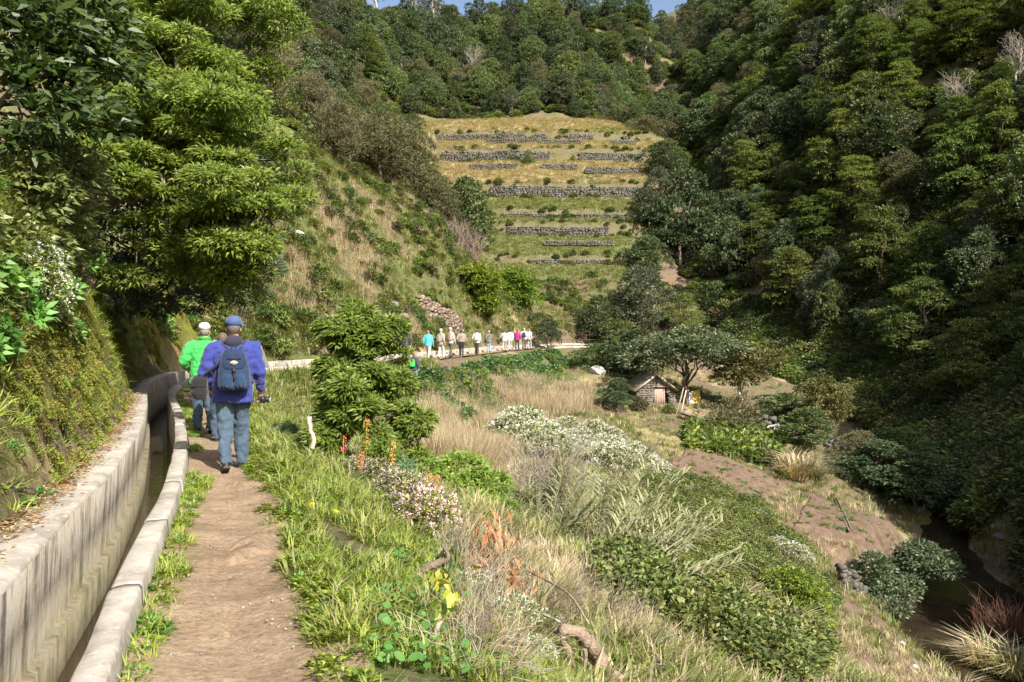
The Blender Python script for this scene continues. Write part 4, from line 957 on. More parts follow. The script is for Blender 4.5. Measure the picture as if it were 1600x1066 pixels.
# grassy, stony spur left of the walkers
x, y = fan(30000, 24, 92, -0.40, 0.0); px, py, z = pix(x, y); sd, ss = edge_sd(x, y)
sp = (sd < -1.1) & (py > 215) & (py < 600) & (px > 330) & (terr_mask(x, y) < .05)
n_ = vnoise(x, y, 0.3, 680, 3); P_ = np.stack([x, y, z - 0.03], 1)
q = sp & (n_ > 0.37)
scatter('spur_grass', 'green and yellowing grass on the steep spur above the walkers', 'grass', P_[q], DULL * 2 + GR[3:], 0.7 + 0.8 * RNG.random(q.sum()))
q = sp & (n_ <= 0.43)
scatter('spur_dry_grass', 'pinkish dry grass on the steep spur above the walkers', 'dry grass', P_[q], DRY + BRUSH[:1], 0.6 + 0.6 * RNG.random(q.sum()))
q = sp & (RNG.random(len(x)) < 0.05)
SPB = [leafy(685 + i, 0.5, 0.55, 150, 5, 0.15, 0.07, [['mid'], ['bramble'], ['heath'], ['plume', 'bramble']][i]) for i in range(4)]
scatter('spur_scrub', 'small scrubby bushes and ferns dotted over the steep spur', 'scrub', P_[q], SPB, 0.5 + 0.8 * RNG.random(q.sum()))
# terraces
x = RNG.uniform(-22, 27, 24000); y = RNG.uniform(99, 153, 24000); m_ = terr_mask(x, y); z = ground(x, y)
tb_ = y - terr_bow(x); onwall = np.zeros(len(x), bool)
for a in (103, 110, 113.6, 121, 133, 141): onwall |= (tb_ > a - 0.3) & (tb_ < a + 0.6) & (RNG.random(len(x)) < .7)
n_ = vnoise(x, y, 0.16, 690, 3); P_ = np.stack([x, y, z - 0.05], 1)
gold = (tb_ > 121) & (n_ > 0.33)
q = (m_ > 0.4) & ~onwall & gold
scatter('golden_grass', 'tall golden dry grass on the upper terraces', 'dry grass', P_[q], GOLD, 0.6 + 0.6 * RNG.random(q.sum()))
q = (m_ > 0.3) & ~onwall & ~gold
scatter('terrace_grass', 'green grass on the lower terraces', 'grass', P_[q], GREENB, 0.5 + 0.5 * RNG.random(q.sum()))
x = np.repeat(RNG.uniform(-18, 25, 620), 1); yk = RNG.choice([103, 110, 113.6, 121, 133, 141], len(x)); y = yk + terr_bow(x) + RNG.uniform(-.5, 1.0, len(x)); q = terr_mask(x, y) > .3
scatter('wall_weeds', 'weeds and small bushes growing along the terrace walls', 'weeds', put(x[q], y[q]), SPB[:2] + GREENB[:1] + GOLD[:1], 0.5 + 0.7 * RNG.random(q.sum()))
REED = [tuft(695 + i, 26, 2.6, 0.09, ['straw', 'cane'], 0.6, 0.22, 0.25, [.8, .2]) for i in range(2)]
x = RNG.uniform(-22, -13, 300); y = RNG.uniform(126, 137, 300)
scatter('dry_reeds', 'stand of tall pale dry reeds at the left end of the upper terraces', 'reeds', put(x, y), REED, 0.7 + 0.5 * RNG.random(300))
# scrub between the levada and the terraces, and around the valley head
x = RNG.uniform(-8, 34, 9000); y = RNG.uniform(74, 104, 9000); sd, ss = edge_sd(x, y); strm = np.interp(y, STREAM[:, 1], STREAM[:, 0])
q = (sd < -1.4) & (x < strm + 2) & (terr_mask(x, y) < 0.3); P_ = put(x, y); n_ = vnoise(x, y, 0.2, 700, 3)
a = q & (n_ > 0.45); scatter('hillfoot_grass', 'green grass and weeds at the foot of the terraces', 'grass', P_[a], GREENB + DULL, 0.8 + 0.6 * RNG.random(a.sum()))
a = q & (n_ <= 0.47); scatter('hillfoot_brush', 'rosy dead brush at the foot of the terraces', 'brush', P_[a], BRUSH + SPB[:2], 0.8 + 0.7 * RNG.random(a.sum()))

# ------------------------------------------------------------------ mossy left bank
x, y, s, o = along(22000, 7, 44, -4.2, -0.92, 1.35)
P_ = put(x, y, 0.0); n_ = vnoise(s, o * 2.0, 0.8, 710, 3)
def tilt(n, k=0.9):   # plants on the bank lean out towards the channel
    a = RNG.uniform(-.5, .5, n); return np.stack([a * .4, np.full(n, k) + RNG.uniform(-.4, .4, n), RNG.uniform(-.4, .4, n) + 0.35], 1)
MOSS = [leafy(715 + i, 0.10, 0.05, 90, 5, 0.016, 0.008, ['moss']) for i in range(2)]
q = n_ > 0.5; q &= RNG.random(len(q)) < 0.5
scatter('bank_moss', 'mossy growth covering the steep bank beside the channel', 'moss', P_[q], MOSS, 0.7 + 0.9 * RNG.random(q.sum()), tilt(q.sum()))
q = (vnoise(s, o * 2, 1.1, 720, 3) > 0.46) & (RNG.random(len(x)) < 0.6)
scatter('bank_grass', 'grass and small weeds hanging on the mossy bank', 'grass', P_[q], GR * 2 + SHORT * 2 + HERB, 0.5 + 0.8 * RNG.random(q.sum()), tilt(q.sum(), 0.6))
q = (vnoise(s, o * 2, 0.7, 730, 3) > 0.56) & (RNG.random(len(x)) < 0.22) & (o < -1.3)
BH = [leafy(735 + i, 0.16, 0.16, 40, 5, 0.075, 0.034, [['bramble'], ['nasturtium'], ['plume', 'bramble']][i]) for i in range(3)]
scatter('bank_herbs', 'leafy herbs and ferns on the upper part of the bank', 'herbs', P_[q], BH, 0.6 + 0.9 * RNG.random(q.sum()), tilt(q.sum(), 0.6))
# leaf litter on the ledge and twigs on the path
LIT = []
for i in range(2):
    r = np.random.default_rng(740 + i); mb = MB(); P0 = np.stack([r.uniform(-.1, .1, 10), r.uniform(-.1, .1, 10), r.uniform(0, .01, 10)], 1)
    leaves(mb, P0, rdirs(r, 10) * [1, 1, .1], 0.05, 0.02, r, 0, 0.1, 0.95); LIT.append(mb.mesh('litter', [LM['dead_leaf' if i else 'straw']]))
x, y, s, o = along(900, 6.5, 22, -1.15, -0.75, 1.2)
scatter('leaf_litter', 'dead leaves and crumbs lying on the channel ledge', 'litter', np.stack([x, y, np.full(len(x), 0.362)], 1), LIT, 0.5 + 0.6 * RNG.random(900))

# ------------------------------------------------------------------ stone walls
def stone_mat(name, cols):
    m, N = mat(name); g = N.n('NewGeometry')
    c = N.ramp(g.outputs['Random Per Island'], [(i / (len(cols) - 1), q) for i, q in enumerate(cols)])
    c = N.mix(N.math('MULTIPLY', N.noise(3, 5, 0.7, N.pos()), 0.5), c, (0.14, 0.13, 0.09))
    pbsdf(N, c, 0.95, N.noise(12, 5, 0.7, N.pos()), 0.7, 0.03, 0.1); return m
BASALT = stone_mat('basalt', [(0.05, 0.046, 0.04), (0.095, 0.086, 0.076), (0.155, 0.14, 0.122), (0.075, 0.068, 0.058)])
REDSTONE = stone_mat('reddish_stone', [(0.16, 0.105, 0.08), (0.25, 0.175, 0.14), (0.32, 0.25, 0.21)])
PALESTONE = stone_mat('pale_stone', [(0.30, 0.27, 0.24), (0.42, 0.385, 0.345), (0.50, 0.47, 0.43)])
def stonework(pts, heights, size, seed, keep=None, thick=0.35, lean=0.06):
    """drystone courses along a line of foot points"""
    r = np.random.default_rng(seed); mb = MB(); pts = np.asarray(pts, float); heights = np.broadcast_to(heights, (len(pts),))
    L = np.concatenate([[0], np.cumsum(np.linalg.norm(np.diff(pts[:, :2], axis=0), axis=1))])
    z = 0.0; row = 0
    while z < heights.max():
        h = size * r.uniform(0.55, 0.95); s = r.uniform(0, size)
        while s < L[-1]:
            w = size * r.uniform(0.7, 1.7)
            c = np.array([np.interp(s, L, pts[:, i]) for i in range(3)]); hh = np.interp(s, L, heights)
            if z < hh * (0.85 + 0.3 * r.random()) and (keep is None or keep(s, z, r)):
                c2 = np.array([np.interp(min(L[-1], s + .3), L, pts[:, i]) for i in range(2)]); c1 = np.array([np.interp(max(0, s - .3), L, pts[:, i]) for i in range(2)])
                a = math.atan2(*(c2 - c1)[::-1]); nrm = np.array([-math.sin(a), math.cos(a), 0])
                mb.box(c + nrm * (z * lean + r.uniform(-.06, .06)) + [0, 0, z + h / 2], (w * 0.96, thick * r.uniform(.8, 1.2), h * 0.97), (r.uniform(-.08, .08), r.uniform(-.08, .08), a + r.uniform(-.1, .1)), 0, r.uniform(0.72, 0.95), size * 0.09)
            s += w
        z += h; row += 1
    return mb
def drystone(label, pts, heights, size, m, seed, keep=None, cat='wall', name='drystone_wall', thick=0.35):
    pts = np.asarray(pts, float); o = thing(name, label, cat, tuple(pts[0]))
    mb = stonework(pts - pts[0], heights, size, seed, keep, thick)
    p = obj('stonework', mb.mesh('stonework', [m]), o); p['kind'] = 'stuff'; return o
def tline(px0, px1, yk, dz=-0.2, dy=-0.12):
    d = yk; x = np.arange((px0 - 800) / 1250 * d, (px1 - 800) / 1250 * d, 0.4); y = yk + terr_bow(x) + dy
    return np.stack([x, y, np.interp(yk - 0.05, TY, TZ) + dz + 0 * x], 1)
gap = lambda f, sd: (lambda s, z, r: vnoise(s, z, 0.22, sd, 2) > f)
drystone('lowest stone wall of the terraced hillside, half buried in weeds', tline(828, 945, 103), 0.7, 0.30, BASALT, 1, gap(0.2, 800), name='terrace_wall')
drystone('second stone terrace wall from below with green grass above and below', tline(792, 955, 110), 1.35, 0.30, BASALT, 2, gap(0.15, 801), name='terrace_wall')
drystone('narrow stone terrace wall just above the second green strip', tline(785, 985, 113.6), 0.85, 0.28, BASALT, 3, gap(0.15, 802), name='terrace_wall')
drystone('long tall stone terrace wall dividing green grass from golden grass', tline(765, 1010, 121), 1.7, 0.32, BASALT, 4, gap(0.12, 803), name='terrace_wall')
drystone('dark stone wall on the left half of the golden terraces', tline(690, 862, 133), 1.6, 0.32, BASALT, 5, gap(0.16, 804), name='terrace_wall')
drystone('broken stone wall on the right half of the golden terraces', tline(905, 1010, 133, 0, 0), 1.4, 0.32, BASALT, 6, gap(0.3, 805), name='terrace_wall')
drystone('highest crumbling stone wall near the top of the golden terraces', tline(670, 985, 141), 1.3, 0.30, BASALT, 7, gap(0.38, 806), name='terrace_wall')
drystone('thin low wall in the golden grass below the dark left wall', tline(735, 905, 128, .1), .8, 0.28, BASALT, 21, gap(0.33, 821), name='terrace_wall')
drystone('thin low wall in the golden grass on the right, above the long tall wall', tline(915, 1000, 126, .1), .9, 0.28, BASALT, 22, gap(0.28, 822), name='terrace_wall')
drystone('faint low wall between the dark left wall and the highest wall', tline(760, 1000, 137, .1), .7, 0.28, BASALT, 23, gap(0.36, 823), name='terrace_wall')
drystone('lowest faint wall in the grass under the green terraces', tline(850, 960, 106.5, .1), .6, 0.28, BASALT, 24, gap(0.3, 824), name='terrace_wall')
def gline(pp, n=20, dz=-0.15):
    q = np.array([[(px - 800) / 1250 * d, d] for px, d in pp]); t = np.linspace(0, len(q) - 1, n); i = np.arange(len(q))
    x = np.interp(t, i, q[:, 0]); y = np.interp(t, i, q[:, 1]); return np.stack([x, y, ground(x, y) + dz], 1)
drystone('reddish tumbled stone wall on the spur above the walkers', gline([(655, 56.5), (690, 58.5), (722, 61)]), 1.4, 0.24, REDSTONE, 8, gap(0.36, 807), thick=0.5)
drystone('short stone retaining wall at the foot of the bramble slope by the pool', gline([(1312, 33.0), (1352, 33.6)], dz=-.5), 1.3, 0.22, BASALT, 9, gap(0.3, 808), thick=0.4)
drystone('low stone wall behind the round bush on the valley floor', gline([(1195, 57.5), (1260, 56.5), (1335, 55)]), 1.2, 0.40, BASALT, 10, gap(0.22, 809), thick=0.5)

# plastered wall that carries the channel at the valley head, with its railing
sW0, sW1 = edge_s_at_y(79.0), edge_s_at_y(91.0)
sv = np.linspace(sW0, sW1, 30)
V, Q, T = sweep(sv, [(0.95, -2.6), (1.25, -2.6), (1.12, -0.02), (1.10, 0.14), (0.82, 0.14), (0.84, -2.6)], 0.03, 900)
m, N = mat('old_plaster'); P = N.pos()
c = N.ramp(N.noise(0.7, 6, 0.7, P), [(0.35, (0.30, 0.215, 0.16)), (0.5, (0.44, 0.36, 0.28)), (0.62, (0.66, 0.62, 0.54))])
pbsdf(N, c, 0.9, N.noise(9, 5, 0.7, P), 0.6, 0.03, 0.1)
rw = thing('retaining_wall', 'blotchy plastered wall carrying the channel at the head of the valley', 'wall', (0, 0, 0))
obj('wall_face', mk_mesh('wall_face', V, Q, T, [m]), rw)
V, Q, T = sweep(sv, [(0.78, 0.143), (1.16, 0.143), (1.16, 0.25), (0.78, 0.25)], 0.01, 901)
obj('coping', mk_mesh('coping', V, Q, T, [CONC]), rw)
RUST = flat_mat('rusty_iron', (0.10, 0.06, 0.04), 0.8, 0.3, 10, 0.3)
rl = thing('railing', 'thin dark iron railing on the plastered wall at the valley head', 'railing', (0, 0, 0))
posts = np.linspace(sW0 + 0.5, sW1 - 2.5, 6)
for q in posts:
    x, y = edge_pt(q, 1.0); c = MB(); c.tube([(x, y, 0.2), (x, y, 1.28)], 0.04, 6); obj('post', c.mesh('post', [RUST]), rl)
for h in (1.24, 0.75):
    q = np.linspace(posts[0], posts[-1], 14); x, y = edge_pt(q, 1.0); c = MB(); c.tube(np.stack([x, y, 0 * x + h], 1), 0.026, 5); obj('rail', c.mesh('rail', [RUST]), rl)

# ------------------------------------------------------------------ hut and its clutter
WOODG = flat_mat('weathered_wood', (0.30, 0.235, 0.185), 0.9, 0.3, 6, 0.5)
hx, hy = (1023 - 800) / 1250 * 60, 60.0; hz = gz(hx, hy - 0.6) - 0.1
hut = thing('stone_hut', 'small stone hut with pitched roof and weathered plank door', 'hut', (hx, hy, hz), 0.22)
r = np.random.default_rng(60); mb = MB(); W2, EV, AP, DP = 1.5, 1.25, 2.35, 2.6
z = 0.0
while z < AP - 0.1:
    h = r.uniform(.13, .22); half = W2 if z < EV else W2 * (AP - z) / (AP - EV)
    for wy in (0.0,):
        x = -half
        while x < half:
            w = r.uniform(.18, .42); xc = min(x + w / 2, half)
            if not (-0.1 < xc < 0.98 and z < 1.52): mb.box((xc, wy + r.uniform(-.03, .03), z + h / 2), (w * .97, .3, h * .96), (0, 0, r.uniform(-.05, .05)), 0, .9, .025)
            x += w
    if z < EV:
        for sx in (-1, 1):
            y = 0.15
            while y < DP: 
                w = r.uniform(.2, .45); mb.box((sx * (W2 - .12) + r.uniform(-.03, .03), y + w / 2, z + h / 2), (.28, w * .97, h * .96), None, 0, .9, .02); y += w
    z += h
st_ = obj('stonework', mb.mesh('stonework', [stone_mat('hut_stone', [(0.10, 0.09, 0.075), (0.17, 0.15, 0.13), (0.25, 0.225, 0.19)])]), hut); st_['kind'] = 'stuff'
c = MB(); c.box((0.42, 0.12, .75), (1.1, .06, 1.5)); c.box((0, DP, .8), (2.7, .15, 1.6)); obj('interior_shade_panels', c.mesh('interior_shade_panels', [BLACKW if 'BLACKW' in globals() else flat_mat('hut_shade_black', (0.03, 0.025, 0.02), 0.9)]), hut)  # near-black door panel and rear wall paint the shade inside the hut
dr = obj('door', (lambda c: (c.box((0.38, .02, .70), (.86, .04, 1.36)), c.mesh('door', [WOODG]))[1])(MB()), hut)
for i in range(5):
    c = MB(); c.box((0.04 + i * 0.172, -.02, .70), (.155, .035, 1.34), (0, 0, 0), 0, 1, .008); obj('plank', c.mesh('plank', [flat_mat('door_plank_%d' % i, (0.34 + .03 * (i % 3), 0.25 + .02 * (i % 2), 0.20), 0.9, 0.25, 5)]), dr)
c = MB(); c.box((0.42, -.05, 1.55), (1.35, .24, .12), None, 0, 1, .01); obj('lintel', c.mesh('lintel', [WOODG]), hut)
THATCH = flat_mat('old_thatch', (0.19, 0.155, 0.115), 0.95, 0.35, 9, 0.8, 0.05, 0.05)
ang = math.atan2(AP - EV, W2)
for sx in (-1, 1):
    c = MB(); Lr = math.hypot(AP - EV, W2) + 0.3
    c.box((sx * (W2 / 2 + .10), DP / 2 - .1, (AP + EV) / 2 + .06), (Lr, DP + .5, .16), (0, sx * ang, 0), 0, 0.97, .03); rf = obj('roof_slope', c.mesh('roof_slope', [THATCH]), hut)
    c = MB(); c.box((sx * (W2 / 2 + .10), -.40, (AP + EV) / 2 + .07), (Lr, .06, .13), (0, sx * ang, 0), 0, 1, .01); obj('barge_board', c.mesh('barge_board', [flat_mat('pale_wood_%d' % sx, (0.42, 0.35, 0.26), 0.9, 0.25)]), rf)
for px_, d_, s_, lb_ in ((1000, 58.4, 1.0, 'leafy vine-like shrub against the left of the hut front'), (1046, 58.2, .7, 'small weedy shrub right of the hut door')):
    o_ = thing('hut_shrub', lb_, 'shrub', ((px_ - 800) / 1250 * d_, d_, gz((px_ - 800) / 1250 * d_, d_)), 0.4); c_ = obj('foliage', SPB[2 if px_ < 1020 else 1], o_); c_.scale = (1.3 * s_, 1.0 * s_, 1.7 * s_)
for i, (a, b, lab) in enumerate((((1056, 641, 58.2), (1068, 606, 59.0), 'dark pole leaning beside the hut, nearer the door'), ((1062, 642, 58.1), (1072, 610, 58.9), 'pale pole leaning between the hut and the twisted tree'))):
    A, B = at(*a), at(*b); A.z = gz(A.x, A.y) - .1; c = MB(); c.tube([A - A, (B - A) * .5 + Vector((.02, 0, .02)), B - A], [.06, .055, .045], 6)
    tag(obj('leaning_pole', c.mesh('leaning_pole', [WOODG if i == 0 else PALEBARK], True), None, A), lab, 'pole')
pl = at(1092, 634, 57); pl.z = gz(pl.x, pl.y)
wp = thing('plank_pile', 'pile of old planks lying right of the twisted tree', 'planks', pl, -0.5)
for i in range(6):
    c = MB(); c.box((0, (i % 3) * .2 - .2, .35 + .12 * (i // 3)), (2.4 + .2 * (i % 2), .18, .07), (0, 0.28, .05 * i), 0, 1, .01); obj('plank', c.mesh('plank', [WOODG]), wp)
c = MB(); c.tube([(-1.0, 0, -.2), (-1.0, 0, .5)], .05, 6); c.tube([(.9, 0, -.3), (.9, 0, .1)], .05, 6); obj('support', c.mesh('support', [WOODG]), wp)
ys = at(1087, 612, 62); ys.z = gz(ys.x, ys.y) 
n = 16; u, v = np.meshgrid(np.linspace(-.45, .45, n), np.linspace(0, 1.1, n)); V = np.stack([u, .06 * np.sin(u * 5) + .3 * v + .12 * vnoise(u, v, 1.5, 5, 2), v + .1 * np.sin(u * 3)], -1).reshape(-1, 3)
k = (np.arange(n - 1)[:, None] * n + np.arange(n - 1)[None]).ravel(); Q = np.stack([k, k + 1, k + n + 1, k + n], 1)
V2 = np.concatenate([V, V + [0, .03, 0]]); Q2 = np.concatenate([Q, Q[:, ::-1] + n * n])
tarp = thing('tarpaulin', 'yellow and white sheeting hung behind the twisted tree', 'tarpaulin', ys, 0.1)
YEL = flat_mat('yellow_sheet', (0.60, 0.40, 0.07), 0.6, 0.2); WHT = flat_mat('white_sheet', (0.72, 0.71, 0.68), 0.6, 0.06)
me = mk_mesh('sheet', V2, Q2, None, [YEL, WHT]); me.polygons.foreach_set('material_index', np.array([1 if V2[p.vertices[0], 0] < -0.15 else 0 for p in me.polygons], np.int32)); obj('sheet', me, tarp)
for sx in (-.45, .45):
    c = MB(); c.tube([(sx, .3, -.3), (sx, .4, 1.25)], .04, 6); obj('stake', c.mesh('stake', [WOODG]), tarp)

# ------------------------------------------------------------------ boulders, outcrops, stream stones
ROCK = stone_mat('rock', [(0.15, 0.13, 0.12), (0.24, 0.21, 0.19)]); WROCK = flat_mat('pale_rock', (0.50, 0.46, 0.42), 0.9, 0.25, 3, 0.6, 0.1, 0.05)
def boulder(px, d, rx, ry, rz_, label, m, seed, dz=0.25, group=None, name='boulder'):
    x = (px - 800) / 1250 * d; q = np.random.default_rng(seed); V = rdirs(q, 26) * q.uniform(.75, 1.08, (26, 1)) * [rx, ry, rz_]
    bm = bmesh.new()
    for v in V: bm.verts.new(v)
    bmesh.ops.convex_hull(bm, input=bm.verts); bmesh.ops.delete(bm, geom=[v for v in bm.verts if not v.link_faces], context='VERTS')
    bmesh.ops.bevel(bm, geom=list(bm.edges), offset=min(rx, ry, rz_) * .08, segments=1, affect='EDGES')
    me = bpy.data.meshes.new(name); bm.to_mesh(me); bm.free(); me.materials.append(m)
    o = obj(name, me, None, (x, d, gz(x, d) + rz_ * dz)); o.rotation_euler = (0, 0, seed * 1.7)
    return tag(o, label, 'rock', group)
boulder(935, 66, 1.0, 0.8, 0.65, 'large pale rounded boulder left of the citrus bush', WROCK, 1)
boulder(1208, 55.5, 0.75, 0.6, 0.7, 'pale boulder between the wide straggly bush and the round bush', WROCK, 2)
boulder(1440, 38.5, 0.35, 0.3, 0.35, 'pale stone at the foot of the umbrella-shaped tree', WROCK, 3)
boulder(1495, 41, 0.6, 0.5, 0.35, 'light boulder beyond the umbrella-shaped tree by the stream', WROCK, 4)
for i, (px, d, a, lab) in enumerate(((405, 33.2, 0.8, 'dark grey rock outcrop above the channel wall right of the purple jacket'), (432, 34.2, 0.7, 'fractured rock beside the mossy patch above the channel wall'), (505, 37.5, 0.8, 'shaded rock behind the top of the laurel bush'), (612, 50, 0.8, 'grey jutting rock in the middle of the spur'), (632, 51, 0.65, 'lower grey rock next to the jutting rock on the spur'), (465, 43, 0.45, 'small pale rock high on the spur near the laurel crown'), (770, 68, 0.8, 'rock in the grass just above the walkers in white'))):
    boulder(px, d, a, a * .8, a * .95, lab, WROCK if i in (5,) else ROCK, 10 + i, 0.05, name='rock_outcrop')
rr = np.random.default_rng(66)
for i in range(46):
    y = rr.uniform(27, 44); sx = np.interp(y, STREAM[:, 1], STREAM[:, 0]); off = rr.choice([-1, 1]) * rr.uniform(1.2, 3.2) if rr.random() < .75 else rr.uniform(-1.5, 1.5)
    if y > 33.5 and y < 39 and abs(off) < 2.2: continue
    a = rr.uniform(.12, .42); x = sx + off
    boulder(800 + 1250 * x / y, y, a, a * .8, a * .6, 'rounded grey stone lying in or beside the stream', ROCK if i % 3 else PALESTONE, 100 + i, 0.2, 'stones along the stream', 'stream_stone')
A, B = at(1303, 772, 44), at(1327, 836, 38.6); A.z = gz(A.x, A.y) + .3; B.z = gz(B.x, B.y) + .3
for i in range(2):
    c = MB(); o_ = Vector((.12 * i, 0, .05 * i)); c.tube([(0, 0, 0), (B - A) * .5 + Vector((0, 0, .05)), B - A], [.06, .055, .05], 6)
    tag(obj('field_pole', c.mesh('field_pole', [BARK], True), None, A + o_), 'long dark pole lying across the lower ploughed plot', 'pole', 'poles on the plot')

# ------------------------------------------------------------------ flowering and dry plants, one by one
WF = [leafy(820 + i, 0.95, 0.9, 300, 5, 0.15, 0.06, ['dull_grass', 'cane', 'bramble'], tip='white', tipn=8, tipL=0.055) for i in range(3)]
def clump(meshes, name, label, cat, px, d, sc, group=None, part='foliage', dz=0.0, rz=None):
    x = (px - 800) / 1250 * d; o = thing(name, label, cat, (x, d, gz(x, d) + dz), random.uniform(0, 6.28) if rz is None else rz, group)
    c = obj(part, random.choice(meshes), o); c.scale = (sc, sc, sc * random.uniform(.85, 1.15)); return o
wf = []
for i in range(400):
    px, py = random.uniform(790, 1030), random.uniform(635, 760)
    if not bool(inpoly(np.array([px]), np.array([py]), [(830, 640), (900, 632), (960, 660), (1030, 705), (1010, 725), (950, 740), (900, 720), (860, 760), (800, 770), (795, 700)])[0]): continue
    d = 46 - (py - 640) * 0.095
    if all((px - a) ** 2 + ((py - b) * 1.6) ** 2 > 20 ** 2 for a, b in wf): wf.append((px, py)); clump(WF, 'white_flowered_shrub', 'white-flowered shrub in the large white mass below the walkers', 'shrub', px, d, random.uniform(.7, 1.2) * (1 + max(0, py - 690) / 130), 'white shrubs in the large mass')
for px, d, sc, lab in ((1240, 33, .8, 'white-flowered shrub on the edge of the brambles below the lower plot'), (1215, 34, .6, 'smaller white-flowered shrub left of the one below the lower plot'), (1040, 24, .7, 'white-flowered patch inside the bramble thicket'), (1060, 23, .5, 'small white tuft at the right of the bramble patch flowers'), (960, 25, .8, 'white-flowered shrub among the canes'), (985, 22, .55, 'white flowers right of the canes, above the fan of leaves'), (1180, 38, .6, 'white flowers between the two ploughed plots'), (970, 16.5, .5, 'white flowers beside the leaning cane fan'), (930, 29, .7, 'white shrub at the lower tip of the white mass')):
    clump(WF, 'white_flowered_shrub', lab, 'shrub', px, d, sc)
WN = [leafy(830 + i, 0.4, 0.35, 150, 3, 0.07, 0.03, ['grass', 'bramble'], tip='white', tipn=6, tipL=0.024) for i in range(2)]
PK = [leafy(835 + i, 0.36, 0.4, 170, 3, 0.06, 0.028, ['grass', 'bramble'], tip='pink', tipn=9, tipL=0.024) for i in range(2)]
for px, d, sc, lab in ((620, 9.4, 1.0, 'pink-flowered clump right of the verge, nearest the blue-green bush'), (645, 8.8, 1.1, 'largest pink-flowered clump beside the path verge'), (672, 8.0, 1.0, 'pink-flowered clump above the dark broken branch'), (590, 10.2, .9, 'pink-flowered clump farthest along the verge'), (660, 8.4, .8, 'middle pink-flowered clump of the row'), (560, 10.6, .7, 'small pink clump near the path below the laurel bush')):
    clump(PK, 'pink_flowered_plant', lab, 'flowers', px, d, sc, part='flowers')
for px, d, sc, lab in ((800, 6.4, .6, 'white-flowered plant left of the broken log'), (740, 6.5, .5, 'white-flowered plant under the orange dead leaves'), (850, 6.8, .55, 'white-flowered plant behind the broken log'), (830, 5.7, .45, 'white-flowered plant in front of the broken log')):
    clump(WN, 'white_flowered_plant', lab, 'flowers', px, d, sc, part='flowers')
# flowers on the left bank
def bankplant(meshes, name, label, px, py, d, sc):
    p = at(px, py, d); o = thing(name, label, 'flowers', p, 0.3); c = obj('flowers', random.choice(meshes), o); c.scale = (sc, sc, sc); c.rotation_euler = (0, 0.75, 0); return o
def bank_d(px, py):
    """distance at which the view line through the pixel meets the ground"""
    d = np.arange(3.0, 40, 0.03); x = (px - 800) / 1250 * d; z = CAM_Z - (py - 518) / 1250 * d
    h = ground(x, d); k = np.where(h > z)[0]; return float(d[k[0]]) if len(k) else 9.0
for px, py, sc, lab in ((35, 405, .9, 'upper tuft of white flowers on the left bank'), (40, 450, 1.0, 'big hanging tuft of white flowers on the left bank'), (60, 480, .6, 'lowest tuft of white flowers hanging on the left bank'), (155, 475, .6, 'small white flowers at the edge of the dark hollow'), (5, 180, .7, 'white flower head at the left picture edge')):
    bankplant(WN, 'white_flowered_plant', lab, px, py, bank_d(px, py) - 0.1, sc)
bankplant(PK, 'pink_flowered_plant', 'faded pink flowers right of the hanging white flowers on the bank', 92, 440, bank_d(92, 440) - .1, 1.0)
# grey dead bush, canes, pampas, red twigs
def twiggy(seed, n, H, spread, rad, m, up=1.0, sub=3):
    r = np.random.default_rng(seed); mb = MB()
    for i in range(n):
        a = r.uniform(0, 6.28); e = np.array([math.cos(a) * spread * r.random() ** .6, math.sin(a) * spread * r.random() ** .6, H * r.uniform(.6, 1.05) * up])
        b = np.array([r.uniform(-.1, .1) * spread, r.uniform(-.1, .1) * spread, -.1]); p = bent(r, b, e, 6, .06); mb.tube(p, np.linspace(rad, rad * .25, 6), 4, cap=False)
        for k in range(sub):
            q = p[r.integers(2, 5)]; mb.tube(bent(r, q, q + (e - b) * r.uniform(.2, .45) + rdirs(r, 1)[0] * spread * .35, 4, .08), np.linspace(rad * .4, rad * .12, 4), 3, cap=False)
    return mb.mesh('twigs', [m])
clump([twiggy(840, 80, 2.4, 1.6, .022, GREYTWIG, 1, 5)], 'dead_bush', 'leafless grey bush in front of the white flowers', 'bush', 855, 23, 1.0, part='twigs')
clump([twiggy(841, 26, 1.5, .9, .018, GREYTWIG, 1, 4)], 'dead_bush', 'smaller leafless bush left of the canes', 'bush', 890, 24, 1.0, part='twigs')
clump([twiggy(842, 90, 2.6, 1.5, .018, LM['red_twig'], 1, 2)], 'red_twig_bush', 'bush of upright rust-red twigs on the right stream bank', 'bush', 1575, 33.0, 1.0, part='twigs', dz=0.0)
clump([twiggy(843, 40, 1.8, 1.0, .016, LM['red_twig'], 1, 2)], 'red_twig_bush', 'thin fringe of rust-red twigs left of the larger red bush', 'bush', 1535, 33.6, 1.0, part='twigs')
for i, (px, d, sc, lab) in enumerate(((740, 86, 1.6, 'bare brown thicket at the foot of the tall dark terrace tree'), (715, 80, 1.3, 'bare brown twigs left of the thicket under the terrace tree'), (1065, 94, 1.5, 'bare brown branches above the bright green tree right of the terraces'))):
    clump([twiggy(850 + i, 40, 2.2, 1.6, .03, flat_mat('dry_twig_%d' % i, (0.24, 0.18, 0.14), .9), 1, 4)], 'bare_thicket', lab, 'thicket', px, d, sc, part='twigs')
